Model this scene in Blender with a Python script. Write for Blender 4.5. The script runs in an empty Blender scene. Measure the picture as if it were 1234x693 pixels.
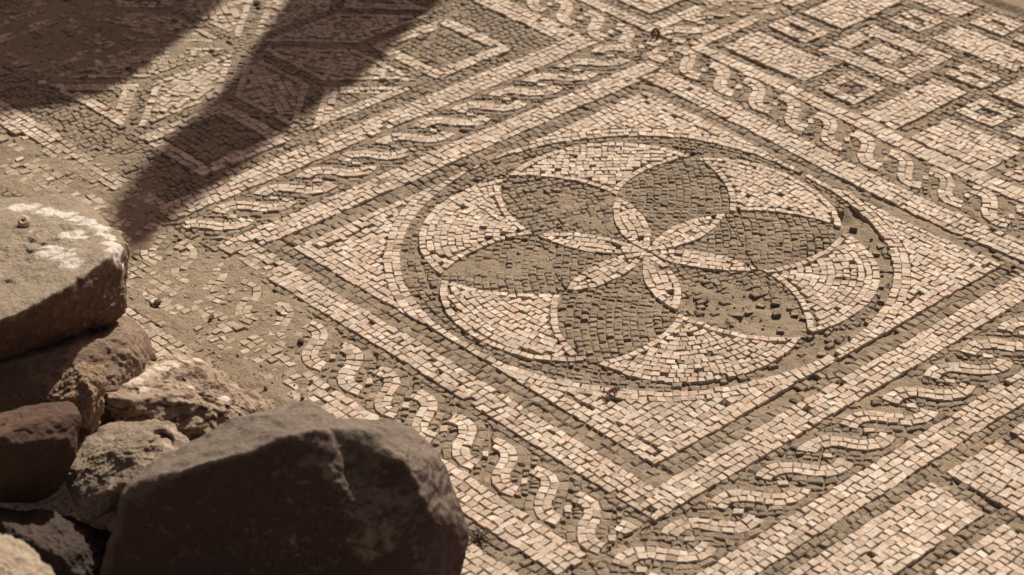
import bpy, bmesh, math, random
import numpy as np
from mathutils import Vector, Matrix
random.seed(7)
RNG = np.random.default_rng(11)
SC = bpy.context.scene
COL = SC.collection
R = math.radians

# ------------------------------------------------------------------ camera
W0, H0 = 1234.0, 693.0
F0 = 2730.063
CAM = np.array([2.12057651, -2.2348069, 1.83671537])
CR = np.array([0.67713178, 0.73584429, -0.0050725])      # right
CU = np.array([-0.38403054, 0.35925232, 0.85056353])     # up
CF = np.array([-0.62770463, 0.5739956, -0.52584785])     # forward

cam_d = bpy.data.cameras.new('camera')
cam_o = bpy.data.objects.new('camera', cam_d)
COL.objects.link(cam_o)
cam_o.matrix_world = Matrix(((CR[0], CU[0], -CF[0], CAM[0]),
                             (CR[1], CU[1], -CF[1], CAM[1]),
                             (CR[2], CU[2], -CF[2], CAM[2]),
                             (0, 0, 0, 1)))
cam_d.sensor_width = 36.0
cam_d.lens = 36.0 * F0 / W0
cam_d.clip_start, cam_d.clip_end = 0.05, 2000
cam_d.dof.use_dof = True
cam_d.dof.focus_distance = 3.42
cam_d.dof.aperture_fstop = 6.0
SC.camera = cam_o

# ------------------------------------------------------------------ light
SUN_AZ = R(114)            # direction towards the sun, in the plane
SUN_EL = R(41)
SH = np.array([math.cos(SUN_AZ), math.sin(SUN_AZ)])
sun_d = bpy.data.lights.new('sun', 'SUN')
sun_d.energy = 5.0
sun_d.angle = R(0.7)
sun_d.color = (1.0, 0.927, 0.82)
sun_o = bpy.data.objects.new('sun', sun_d)
COL.objects.link(sun_o)
sv = Vector((SH[0] * math.cos(SUN_EL), SH[1] * math.cos(SUN_EL), math.sin(SUN_EL)))
sun_o.rotation_euler = sv.to_track_quat('Z', 'Y').to_euler()
sun_o.location = (-2, 4, 5)

world = bpy.data.worlds.new('World')
SC.world = world
world.use_nodes = True
wn = world.node_tree
wn.nodes.clear()
w_out = wn.nodes.new('ShaderNodeOutputWorld')
w_bg = wn.nodes.new('ShaderNodeBackground')
w_sky = wn.nodes.new('ShaderNodeTexSky')
w_sky.sky_type = 'NISHITA'
w_sky.sun_disc = False
w_sky.sun_elevation = SUN_EL
w_sky.sun_rotation = R(90) - SUN_AZ
w_sky.dust_density = 4.0
w_sky.ozone_density = 0.3
w_mul = wn.nodes.new('ShaderNodeMix')
w_mul.data_type = 'RGBA'
w_mul.blend_type = 'MULTIPLY'
w_mul.inputs[0].default_value = 1.0
w_mul.inputs[7].default_value = (0.98, 0.70, 0.565, 1)      # dusty warm air
wn.links.new(w_sky.outputs[0], w_mul.inputs[6])
wn.links.new(w_mul.outputs[2], w_bg.inputs[0])
w_bg.inputs[1].default_value = 0.058
wn.links.new(w_bg.outputs[0], w_out.inputs[0])

SC.view_settings.view_transform = 'Standard'
SC.view_settings.look = 'None'
SC.view_settings.gamma = 1.0
SC.view_settings.exposure = 0.2

# ------------------------------------------------------------------ helpers
def ground_px(x, y, z=0.0):
    d = CF + (x - W0 / 2) / F0 * CR - (y - H0 / 2) / F0 * CU
    t = (z - CAM[2]) / d[2]
    return CAM + t * d
def g2(x, y):
    return ground_px(x, y)[:2]
def at_depth(x, y, dep):
    return CAM + dep * (CF + (x - W0 / 2) / F0 * CR - (y - H0 / 2) / F0 * CU)
def to_px(p, q, z=0.0):
    v = np.array([p, q, z]) - CAM
    d = v @ CF
    return W0 / 2 + F0 * (v @ CR) / d, H0 / 2 - F0 * (v @ CU) / d

def hash3(i, j, k, seed):
    h = (i * 374761393 + j * 668265263 + k * 2147483647 + seed * 1274126177) & 0xFFFFFFFF
    h = ((h ^ (h >> 13)) * 1274126177) & 0xFFFFFFFF
    h = ((h ^ (h >> 16)) * 2246822519) & 0xFFFFFFFF
    h = h ^ (h >> 15)
    return (h & 0xFFFFFF) / float(0xFFFFFF) * 2 - 1
def vnoise(P, scale, seed=0):
    """smooth value noise in -1..1 at points P (n,3)"""
    Q = np.asarray(P, float) * scale + 1000.0
    I = np.floor(Q).astype(np.int64)
    f = Q - I
    f = f * f * f * (f * (f * 6 - 15) + 10)
    out = 0
    for dx in (0, 1):
        for dy in (0, 1):
            for dz in (0, 1):
                w = (f[:, 0] if dx else 1 - f[:, 0]) * (f[:, 1] if dy else 1 - f[:, 1]) * (f[:, 2] if dz else 1 - f[:, 2])
                out = out + w * hash3(I[:, 0] + dx, I[:, 1] + dy, I[:, 2] + dz, seed)
    return out
def fbm(P, scale, octv=4, seed=0, gain=0.5):
    o, a = 0, 1.0
    for k in range(octv):
        o = o + a * vnoise(P, scale * 2.03 ** k, seed + k * 17)
        a *= gain
    return o
def und(x, y):
    """long gentle unevenness of the old floor"""
    P = np.c_[np.ravel(x), np.ravel(y), np.zeros(np.size(x))]
    return 0.0028 * vnoise(P, 3.1, 5) + 0.0014 * vnoise(P, 9.0, 6)

def mesh_obj(name, verts, faces, mat, parent=None, smooth=False, tint=None, origin=None):
    me = bpy.data.meshes.new(name)
    V = np.asarray(verts, float)
    if origin is not None:
        V = V - np.asarray(origin, float)
    me.from_pydata(V.tolist(), [], faces)
    me.materials.append(mat)
    if smooth:
        me.polygons.foreach_set('use_smooth', [True] * len(me.polygons))
    if tint is not None:
        at = me.attributes.new('tint', 'FLOAT_COLOR', 'FACE')
        at.data.foreach_set('color', np.asarray(tint, np.float32).ravel())
    me.update()
    o = bpy.data.objects.new(name, me)
    COL.objects.link(o)
    if parent is not None:
        o.parent = parent
    elif origin is not None:
        o.location = origin
    return o
def tag(o, label=None, cat=None, group=None, kind=None):
    if label: o['label'] = label
    if cat: o['category'] = cat
    if group: o['group'] = group
    if kind: o['kind'] = kind
    return o
def empty(name, loc, label, cat, group=None):
    o = bpy.data.objects.new(name, None)
    o.empty_display_size = 0.05
    o.location = loc
    COL.objects.link(o)
    return tag(o, label, cat, group)

# ------------------------------------------------------------------ materials
def node(nt, typ, **kw):
    n = nt.nodes.new(typ)
    for k, v in kw.items():
        setattr(n, k, v)
    return n
def mix(nt, a, b, fac, blend='MIX'):
    m = node(nt, 'ShaderNodeMix', data_type='RGBA', blend_type=blend)
    for sock, val in ((m.inputs[0], fac), (m.inputs[6], a), (m.inputs[7], b)):
        if isinstance(val, bpy.types.NodeSocket):
            nt.links.new(val, sock)
        elif isinstance(val, tuple):
            sock.default_value = (*val, 1)
        else:
            sock.default_value = val
    return m.outputs[2]
def ramp(nt, src, p0, p1):
    r = node(nt, 'ShaderNodeMapRange')
    r.inputs[1].default_value, r.inputs[2].default_value = p0, p1
    nt.links.new(src, r.inputs[0])
    return r.outputs[0]
def noise(nt, co, scale, detail=4, rough=0.6, out=0, dist=0.0):
    n = node(nt, 'ShaderNodeTexNoise')
    n.inputs['Scale'].default_value = scale
    n.inputs['Detail'].default_value = detail
    n.inputs['Roughness'].default_value = rough
    n.inputs['Distortion'].default_value = dist
    nt.links.new(co, n.inputs['Vector'])
    return n.outputs[out]
def base_mat(name, rough=0.9):
    m = bpy.data.materials.new(name)
    m.use_nodes = True
    nt = m.node_tree
    b = nt.nodes['Principled BSDF']
    b.inputs['Roughness'].default_value = rough
    b.inputs['Specular IOR Level'].default_value = 0.25
    tc = node(nt, 'ShaderNodeTexCoord')
    return m, nt, b, tc.outputs['Object']
def bump(nt, b, h, strength, dist, prev=None):
    bp = node(nt, 'ShaderNodeBump')
    bp.inputs['Strength'].default_value = strength
    bp.inputs['Distance'].default_value = dist
    nt.links.new(h, bp.inputs['Height'])
    if prev is not None:
        nt.links.new(prev, bp.inputs['Normal'])
    nt.links.new(bp.outputs[0], b.inputs['Normal'])
    return bp.outputs[0]

DUST = (0.34, 0.265, 0.185)
def tessera_mat(name, dust_lo, dust_hi, pit):
    m, nt, b, co = base_mat(name, 0.88)
    at = node(nt, 'ShaderNodeAttribute', attribute_name='tint')
    n1 = noise(nt, co, 190, 5, 0.65)
    n2 = noise(nt, co, 13, 5, 0.62)
    c = mix(nt, at.outputs['Color'], (0.60, 0.55, 0.50), ramp(nt, n1, 0.42, 0.75), 'MULTIPLY')
    c = mix(nt, c, DUST, ramp(nt, n2, dust_lo, dust_hi))
    nt.links.new(c, b.inputs['Base Color'])
    p = bump(nt, b, noise(nt, co, 420, 4, 0.7), 0.55, 0.0012)
    bump(nt, b, noise(nt, co, 130, 3, 0.6), pit, 0.003, p)
    return m
M_WHITE = tessera_mat('limestone_tessera', 0.56, 0.92, 0.45)
M_DARK = tessera_mat('basalt_tessera', 0.47, 0.92, 0.7)

m, nt, b, co = base_mat('dusty_mortar', 0.95)
c = mix(nt, (0.265, 0.205, 0.14), (0.37, 0.29, 0.20), ramp(nt, noise(nt, co, 6, 6, 0.65), 0.3, 0.7))
c = mix(nt, c, (0.47, 0.38, 0.28), ramp(nt, noise(nt, co, 260, 3, 0.6), 0.60, 0.72))
c = mix(nt, c, (0.17, 0.13, 0.09), ramp(nt, noise(nt, co, 170, 4, 0.6), 0.60, 0.74))
nt.links.new(c, b.inputs['Base Color'])
p = bump(nt, b, noise(nt, co, 330, 5, 0.75), 0.8, 0.003)
bump(nt, b, noise(nt, co, 90, 5, 0.7), 0.85, 0.007, p)
M_GROUND = m

def tc_normal(nt):
    return node(nt, 'ShaderNodeTexCoord').outputs['Normal']
def rock_mat(name, base, side, pale, pale_lo, stain, grain=1.0, layered=False, split_shade=None):
    m, nt, b, co = base_mat(name, 0.93)
    n_big = noise(nt, co, 9, 6, 0.62, dist=0.6)
    n_mid = noise(nt, co, 42, 6, 0.68)
    n_fine = noise(nt, co, 240, 4, 0.7)
    c = mix(nt, base, side, ramp(nt, n_big, 0.36, 0.64))
    c = mix(nt, c, stain, ramp(nt, n_mid, 0.53, 0.76))
    if split_shade is not None:                                           # side faces: split-stone red with shade painted in; upward faces keep the lighter skin
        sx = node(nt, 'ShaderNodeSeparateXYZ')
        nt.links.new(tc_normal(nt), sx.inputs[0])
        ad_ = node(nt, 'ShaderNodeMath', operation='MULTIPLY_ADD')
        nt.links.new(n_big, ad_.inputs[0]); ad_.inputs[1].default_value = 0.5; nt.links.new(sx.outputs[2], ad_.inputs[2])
        c = mix(nt, split_shade, c, ramp(nt, ad_.outputs[0], 0.62, 0.86))
    if layered:
        wv = node(nt, 'ShaderNodeTexWave')
        wv.wave_type = 'BANDS'
        wv.bands_direction = 'Z'
        wv.inputs['Scale'].default_value = 22
        wv.inputs['Distortion'].default_value = 7
        wv.inputs['Detail'].default_value = 4
        nt.links.new(co, wv.inputs['Vector'])
        c = mix(nt, c, stain, ramp(nt, wv.outputs['Fac'], 0.55, 0.95))
    n_p = noise(nt, co, 15, 5, 0.68, dist=0.8)
    c = mix(nt, c, pale, ramp(nt, n_p, pale_lo, pale_lo + 0.13))
    geo = node(nt, 'ShaderNodeNewGeometry')
    wear = node(nt, 'ShaderNodeMath', operation='ADD')
    jit = node(nt, 'ShaderNodeMath', operation='MULTIPLY')
    nt.links.new(n_mid, jit.inputs[0]); jit.inputs[1].default_value = 0.10
    nt.links.new(geo.outputs['Pointiness'], wear.inputs[0]); nt.links.new(jit.outputs[0], wear.inputs[1])
    c = mix(nt, c, tuple(min(x * 1.12 + 0.02, 0.75) for x in pale), ramp(nt, wear.outputs[0], 0.565, 0.66))
    c = mix(nt, c, (0.55, 0.50, 0.45), ramp(nt, n_fine, 0.45, 0.75), 'MULTIPLY')
    nt.links.new(c, b.inputs['Base Color'])
    p = bump(nt, b, n_fine, 0.5 * grain, 0.003)
    bump(nt, b, n_mid, 0.6 * grain, 0.010, p)
    return m

def plain_mat(name, col, var, scale=120):
    m, nt, b, co = base_mat(name, 0.85)
    c = mix(nt, col, var, ramp(nt, noise(nt, co, scale, 4), 0.35, 0.7))
    nt.links.new(c, b.inputs['Base Color'])
    bump(nt, b, noise(nt, co, scale * 2.5, 3), 0.4, 0.001)
    return m

# ------------------------------------------------------------------ worn zones  (pixel centre, radii, strength of wear, dirt level)
ZONES = []
def zone(cx, cy, rx, ry, rem, lvl, rot=0.0, both=None):
    ZONES.append((cx, cy, rx, ry, rem, lvl, rot, (cx < 560 and cy < 480 or cy < 70) if both is None else both))
zone(265, 395, 150, 75, 0.13, -0.0016, 0.42)
zone(270, 70, 260, 120, 0.05, -0.0034, both=True)
zone(315, 450, 90, 26, 0.38, -0.0004, 0.42)
zone(235, 388, 30, 17, 0.85, 0.0)
zone(195, 350, 60, 60, 0.14, -0.0014)
zone(270, 330, 90, 40, 0.09, -0.0018)
zone(60, 205, 130, 40, 0.14, -0.0014)
zone(15, 175, 34, 14, 0.8, -0.0006)
zone(70, 224, 36, 9, 0.8, -0.0006)
zone(150, 265, 60, 50, 0.14, -0.0014)
zone(898, 376, 90, 34, 0.94, -0.0048, 0.06)
zone(835, 362, 40, 22, 0.35, -0.0055)
zone(572, 320, 36, 15, 0.38, -0.0026, -0.1)
zone(610, 318, 60, 24, 0.10, -0.0036, -0.1)
zone(720, 266, 50, 9, 0.35, -0.0030, 0.1)
zone(690, 238, 50, 14, 0.12, -0.0042)
zone(1042, 285, 38, 44, 0.97, -0.0095, 0.4)
zone(1076, 340, 18, 50, 0.9, -0.0060)
zone(985, 428, 90, 22, 0.85, -0.0060, -0.35)
zone(860, 464, 70, 10, 0.5, -0.0055)
zone(1120, 350, 130, 16, 0.75, -0.0072, -0.53)
zone(985, 445, 120, 14, 0.7, -0.0070, -0.53)
zone(1130, 250, 120, 13, 0.75, -0.0105, 0.47)
zone(930, 150, 130, 9, 0.6, -0.0088, 0.45)
zone(800, 95, 40, 8, 0.6, -0.0080)
zone(985, 300, 60, 32, 0.15, -0.0062)
zone(1080, 470, 60, 20, 0.35, -0.005, -0.45)
zone(900, 10, 60, 14, 0.5, -0.002)
zone(90, 40, 150, 60, 0.30, -0.0018)
zone(610, 480, 120, 7, 0.4, -0.005, 0.5)
zone(735, 475, 50, 8, 0.4, -0.003)
def worn(x, y, white=False):
    """returns removal chance and dirt level at plane points"""
    x, y = np.ravel(x), np.ravel(y)
    V = np.c_[x, y, np.zeros_like(x)] - CAM
    d = V @ CF
    px, py = W0 / 2 + F0 * (V @ CR) / d, H0 / 2 - F0 * (V @ CU) / d
    ok = d > 0.2
    P3 = np.c_[x, y, np.zeros_like(x)]
    wob = 0.28 * vnoise(P3, 24, 91) + 0.16 * vnoise(P3, 60, 92)
    rem, lvl = np.zeros_like(x), np.full_like(x, -0.0066)
    for cx, cy, rx, ry, r_, l_, a, both in ZONES:
        if white and not both: continue
        dx, dy = px - cx, py - cy
        u, v = dx * math.cos(a) + dy * math.sin(a), -dx * math.sin(a) + dy * math.cos(a)
        e = np.sqrt((u / rx) ** 2 + (v / ry) ** 2) + wob
        k = np.clip((1.12 - e) / 0.4, 0, 1) * ok
        rem = np.maximum(rem, r_ * k)
        lvl = np.maximum(lvl, -0.0066 + (l_ + 0.0066) * k)
    return rem, lvl

# ------------------------------------------------------------------ hand-laid warp: the design grid is not perfectly square
def warp(p, q):
    """slow drift of the courses: the upper right side of the flower panel bows inwards, everything wanders a little"""
    P = np.c_[np.ravel(p), np.ravel(q)].astype(float)
    Z = np.zeros(len(P))
    wob = np.c_[0.0016 * vnoise(np.c_[P, Z], 9, 41) + 0.0008 * vnoise(np.c_[P, Z], 26, 43),
                0.0016 * vnoise(np.c_[P, Z], 9, 42) + 0.0008 * vnoise(np.c_[P, Z], 26, 44)]
    g = np.interp(P[:, 0], [-0.5, -0.2, -0.1, 0.03, 0.2, 0.3, 0.42, 0.6], [0, 0.012, 0.015, 0.026, 0.034, 0.034, 0.026, 0.02])
    h = np.interp(P[:, 1], [0.22, 0.30, 0.36, 0.43, 0.60, 0.64], [0, 0.12, 0.45, 1, 1, 0])
    wob[:, 1] -= g * h
    return P + wob

# ------------------------------------------------------------------ tesserae
OX0, OY0, ORES = -2.2, -1.7, 0.002
OCC = np.zeros((1900, 1750), bool)
CLS = np.zeros((1900, 1750), np.int8)      # 1 pale stones, 2 dark stones
def poly_area(P):
    x, y = P[:, 0], P[:, 1]
    return 0.5 * abs(np.dot(x, np.roll(y, -1)) - np.dot(y, np.roll(x, -1)))
def clip_half(P, n, o):
    """keep the part of convex polygon P with n.x <= o"""
    d = P @ n - o
    if (d <= 0).all(): return P
    if (d > 0).all(): return None
    out = []
    m = len(P)
    for i in range(m):
        j = (i + 1) % m
        if d[i] <= 0: out.append(P[i])
        if (d[i] <= 0) != (d[j] <= 0):
            t = d[i] / (d[i] - d[j])
            out.append(P[i] + t * (P[j] - P[i]))
    return np.array(out) if len(out) > 2 else None
# region primitives: a function centre -> (signed distance, gradient)
def HP(nx, ny, o):
    n = np.array([nx, ny], float); L = np.hypot(*n); n = n / L; o = o / L
    return lambda c: (c @ n - o, n)
def CIN(cx, cy, r):
    C0 = np.array([cx, cy], float)
    def f(c):
        v = c - C0; L = np.hypot(*v) + 1e-9
        return L - r, v / L
    return f
def COUT(cx, cy, r):
    g = CIN(cx, cy, r)
    def f(c):
        d, n = g(c); return -d, -n
    return f
def BOX(x0, x1, y0, y1):
    return [HP(1, 0, x1), HP(-1, 0, -x0), HP(0, 1, y1), HP(0, -1, -y0)]

VIEW_M = (-150, 1384, -110, 800)
GAP = 0.00038
def in_view(c):
    x, y = to_px(c[0], c[1])
    return VIEW_M[0] < x < VIEW_M[1] and VIEW_M[2] < y < VIEW_M[3]
def occ_test(P, commit, lim=0.28, cls=1):
    lo = P.min(0); hi = P.max(0)
    i0, j0 = int((lo[0] - OX0) / ORES), int((lo[1] - OY0) / ORES)
    i1, j1 = int((hi[0] - OX0) / ORES) + 2, int((hi[1] - OY0) / ORES) + 2
    if i0 < 0 or j0 < 0 or i1 >= OCC.shape[0] or j1 >= OCC.shape[1]: return False
    X, Y = np.meshgrid(OX0 + ORES * np.arange(i0, i1), OY0 + ORES * np.arange(j0, j1), indexing='ij')
    ins = np.ones(X.shape, bool)
    m = len(P)
    for k in range(m):
        a, b_ = P[k], P[(k + 1) % m]
        ins &= ((b_[0] - a[0]) * (Y - a[1]) - (b_[1] - a[1]) * (X - a[0])) >= 0
    tot = ins.sum()
    sub = OCC[i0:i1, j0:j1]
    if tot and (ins & sub).sum() / tot > lim: return False
    if commit:
        sub |= ins
        CLS[i0:i1, j0:j1][ins] = cls
    return True
class Tiles:
    def __init__(self, cls): self.cls, self.polys = cls, []
    def add(self, P, region=(), full=None, lim=0.28, keep_min=0.34):
        c = P.mean(0)
        if not in_view(c): return False
        full = full or poly_area(P)
        for f in region:
            d, n = f(c)
            P = clip_half(P, n, n @ c - d)
            if P is None or len(P) < 3: return False
            c = P.mean(0)
        a = poly_area(P)
        if a < keep_min * full: return False
        x, y = P[:, 0], P[:, 1]
        if np.dot(x, np.roll(y, -1)) - np.dot(y, np.roll(x, -1)) < 0: P = P[::-1]
        # merge near-coincident corners
        keep = [i for i in range(len(P)) if np.hypot(*(P[i] - P[i - 1])) > 0.0018]
        P = P[keep]
        if len(P) < 3: return False
        # thin slivers are never laid
        e = np.roll(P, -1, 0) - P
        per = np.hypot(e[:, 0], e[:, 1]).sum()
        if poly_area(P) / per < 0.0016: return False
        if not occ_test(P, True, lim, 1 if self.cls == 'w' else 2): return False
        self.polys.append(P)
        return True
def quad(o, ux, uy, w, h, jit=0.0011):
    P = np.array([o, o + ux * w, o + ux * w + uy * h, o + uy * h])
    return P + RNG.normal(0, jit, (4, 2)).clip(-2.2 * jit, 2.2 * jit)
TW, TH = 0.0128, 0.0138
def fill_rows(T, region, ang, x0, x1, y0, y1, org=(0, 0), w=TW, h=TH, snap=True, lim=0.28, jit=0.0011, keep_min=0.34, wander=0.0):
    """straight courses along ang covering local box x0..x1,y0..y1 about org"""
    ux = np.array([math.cos(ang), math.sin(ang)]); uy = np.array([-ux[1], ux[0]])
    n = max(1, int(round((y1 - y0) / h)))
    hh = (y1 - y0) / n if snap else h
    org = np.array(org, float)
    ph = random.uniform(0, 50)
    for k in range(n):
        hk = hh
        x = x0 - random.random() * w
        while x < x1:
            ww = w * random.choice((random.uniform(0.78, 1.15), random.uniform(0.95, 1.3), random.uniform(0.9, 1.05)))
            yy = y0 + k * hh + wander * math.sin(ph + x * 38 + k * 0.5)
            c_ = org + ux * (x + ww / 2) + uy * (yy + hk / 2)
            x += ww
            if any(f(c_)[0] > 0.011 for f in region): continue
            P = quad(c_ - ux * (ww / 2) - uy * (hk / 2), ux, uy, ww, hk, jit)
            T.add(P, region, ww * hk, lim, keep_min)
def fill_polar(T, region, c, r0, r1, a0, a1, w=TW, h=TH, lim=0.28, jit=0.0010, keep_min=0.34):
    n = max(1, int(round((r1 - r0) / h)))
    hh = (r1 - r0) / n
    c = np.array(c, float)
    for k in range(n):
        ra, rb = r0 + k * hh, r0 + (k + 1) * hh
        rm = max((ra + rb) / 2, 0.004)
        a = a0 - random.random() * w / rm
        while a < a1:
            da = w * random.uniform(0.8, 1.22) / rm
            b_ = a + min(da, 1.3)
            P = np.array([c + ra * np.array([math.cos(a), math.sin(a)]), c + rb * np.array([math.cos(a), math.sin(a)]),
                          c + rb * np.array([math.cos(b_), math.sin(b_)]), c + ra * np.array([math.cos(b_), math.sin(b_)])])
            P = P + RNG.normal(0, jit, P.shape).clip(-2 * jit, 2 * jit)
            T.add(P, region, (b_ - a) * rm * hh, lim, keep_min)
            a = b_
def fill_curve(T, pts, off0, off1, region=(), w=0.0135, lim=0.28, jit=0.0008, keep_min=0.34):
    pts = np.array(pts, float)
    d = np.gradient(pts, axis=0); d /= np.hypot(d[:, 0], d[:, 1])[:, None]
    nrm = np.c_[-d[:, 1], d[:, 0]]
    s = np.r_[0, np.cumsum(np.hypot(*np.diff(pts, axis=0).T))]
    def at(u, o):
        u = min(max(u, 0), s[-1])
        p = np.array([np.interp(u, s, pts[:, i]) for i in (0, 1)])
        n = np.array([np.interp(u, s, nrm[:, i]) for i in (0, 1)])
        return p + n / np.hypot(*n) * o
    u = random.random() * 0.004
    while u < s[-1] - 0.004:
        ww = w * random.uniform(0.8, 1.2)
        v = min(u + ww, s[-1])
        P = np.array([at(u, off0), at(v, off0), at(v, off1), at(u, off1)])
        P = P + RNG.normal(0, jit, P.shape).clip(-2 * jit, 2 * jit)
        T.add(P, region, None, lim, keep_min)
        u = v

WHITE_COLS = [(0.63, 0.525, 0.42), (0.67, 0.575, 0.47), (0.60, 0.495, 0.39), (0.605, 0.485, 0.385), (0.67, 0.58, 0.475), (0.545, 0.445, 0.345), (0.565, 0.44, 0.335)]
DARK_COLS = [(0.29, 0.228, 0.162), (0.25, 0.198, 0.146), (0.32, 0.252, 0.18), (0.275, 0.22, 0.162), (0.24, 0.188, 0.138), (0.30, 0.235, 0.17), (0.265, 0.215, 0.16)]
MISSING = []
def build_tiles(name, T, mat, parent, origin, label=None):
    """one mesh of all the small stones of a motif: bevelled, worn, each at its own height and tilt"""
    V, Fc, TI = [], [], []
    if not T.polys: return None
    cen = np.array([P.mean(0) for P in T.polys])
    rem, lvl = worn(cen[:, 0], cen[:, 1], T.cls == 'w')
    both_worn, _ = worn(cen[:, 0], cen[:, 1], True)
    hgt = und(cen[:, 0], cen[:, 1])
    patch = vnoise(np.c_[cen, np.zeros(len(cen))], 7, 77)
    for i, P in enumerate(T.polys):
        white = T.cls == 'w'
        if random.random() < rem[i] * (1.0 if not white else 0.92) or random.random() < (0.004 if white else 0.016):
            continue
        P = warp(P[:, 0], P[:, 1])
        c = P.mean(0)
        e = P - c
        L = np.hypot(e[:, 0], e[:, 1])[:, None]
        P = c + e * np.maximum(1 - (GAP if white else GAP * 1.5) * 1.35 / L, 0.4)
        size = math.sqrt(poly_area(P))
        base = hgt[i]
        if white:
            zt = base + random.gauss(0, 0.0006) - 0.0007 * max(0, patch[i]); tilt, inset, drop = 0.045, 0.13, 0.0010
        else:
            zt = base - (0.0021 if both_worn[i] < 0.05 else 0.0011) + random.gauss(0, 0.0008); tilt, inset, drop = 0.07, 0.32, 0.0016
        buried = 0.0
        if rem[i] > 0.04:
            tilt *= 1.0 + min(0.7, rem[i] * 3)
            if both_worn[i] > 0.04: zt -= random.uniform(0, 0.0011) * min(1, both_worn[i] / 0.12); buried = random.uniform(0.10, 0.85) * min(1.0, both_worn[i] / 0.12)
            else: zt -= random.uniform(0, 0.0012)
        tx, ty = random.gauss(0, tilt), random.gauss(0, tilt)
        n = len(P); b0 = len(V)
        zz = lambda p: zt + tx * (p[0] - c[0]) + ty * (p[1] - c[1])
        for p in P: V.append((p[0], p[1], base - 0.022))
        for p in P: V.append((p[0], p[1], zz(p) - drop * random.uniform(0.5, 1.5)))
        for p in P:
            k = inset * random.uniform(0.7, 1.3)
            q_ = p + (c - p) * k
            V.append((q_[0], q_[1], zz(q_) + random.gauss(0, 0.00018)))
        col = np.array(random.choice(WHITE_COLS if white else DARK_COLS)) * random.uniform(0.82, 1.08)
        if white and random.random() < 0.05: col = col * 0.74
        if not white and random.random() < 0.05: col = np.array((0.33, 0.26, 0.185))
        # wear is a property of each stone: dull patches across the floor
        col = np.clip(col * (1 - 0.07 * patch[i]), 0, 0.8)
        col = col * (1 - buried) + np.array((0.36, 0.285, 0.20)) * buried       # earth smeared over half buried stones
        nf = 0
        for k in range(n):
            k2 = (k + 1) % n
            Fc.append((b0 + k, b0 + k2, b0 + n + k2, b0 + n + k))
            Fc.append((b0 + n + k, b0 + n + k2, b0 + 2 * n + k2, b0 + 2 * n + k)); nf += 2
        Fc.append(tuple(b0 + 2 * n + k for k in range(n))); nf += 1
        TI += [(*col, 1.0)] * nf
    if not Fc: return None
    o = mesh_obj(name, V, Fc, mat, parent, tint=TI, origin=origin)
    if label: o['label'] = label
    return o
def mat_of(T): return M_WHITE if T.cls == 'w' else M_DARK

# ================================================================== FLOWER PANEL
FC = np.array([-0.007, -0.001])
A_F = 0.400          # field half side
D_L = 0.036          # dark line
B_W = 0.088          # outer side of white frame
R_T, R_I, R_O, R_W = 0.347, 0.366, 0.388, 0.4150
panel = empty('flower_panel', (0, 0, 0), 'square mosaic panel with a six-petalled flower inside a circle', 'mosaic panel', 'mosaic panels of the floor')
PO = (0, 0, 0)
def rot(v, a): return np.array([v[0] * math.cos(a) - v[1] * math.sin(a), v[0] * math.sin(a) + v[1] * math.cos(a)])
LR_ = math.hypot(0.5, 0.345) * R_T
def lens(k):
    a = R(60 * k + 0)
    up = FC + rot((0.5 * R_T, -0.345 * R_T), a)
    lo = FC + rot((0.5 * R_T, 0.345 * R_T), a)
    return up, lo
PR_, PT_ = 0.168, 0.181
def petal_c(k):
    a = R(60 * k + 30); h_ = math.sqrt(PR_ ** 2 - (PT_ / 2) ** 2)
    return FC + rot((PT_ / 2, h_), a), FC + rot((PT_ / 2, -h_), a)
def petal_reg(k): return [CIN(*c_, PR_) for c_ in petal_c(k)]
for k in range(6):       # white petals
    T = Tiles('w')
    a = R(60 * k + 30)
    fill_polar(T, petal_reg(k), petal_c(k)[0], PR_ - 0.0118, PR_, -7, 7, w=0.0125, h=0.0118, keep_min=0.3)
    fill_polar(T, petal_reg(k), petal_c(k)[1], PR_ - 0.0118, PR_, -7, 7, w=0.0125, h=0.0118, keep_min=0.3)
    fill_rows(T, petal_reg(k), a, -0.004, 0.2, -0.013, 0.013, FC, w=0.0125, h=0.0118, keep_min=0.3)
    fill_rows(T, petal_reg(k), a, -0.004, 0.2, -0.02, 0.02, FC, w=0.008, h=0.008, keep_min=0.3, lim=0.2)
    build_tiles('petal', T, M_WHITE, panel, PO)
def circle3(A, B, C):
    A, B, C = (np.array(v, float) for v in (A, B, C))
    M_ = 2 * np.array([B - A, C - A]); b_ = np.array([B @ B - A @ A, C @ C - A @ A])
    c_ = np.linalg.solve(M_, b_)
    return c_, float(np.hypot(*(c_ - A)))
pol = lambda r, a: (r * math.cos(R(a)), r * math.sin(R(a)))
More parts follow.
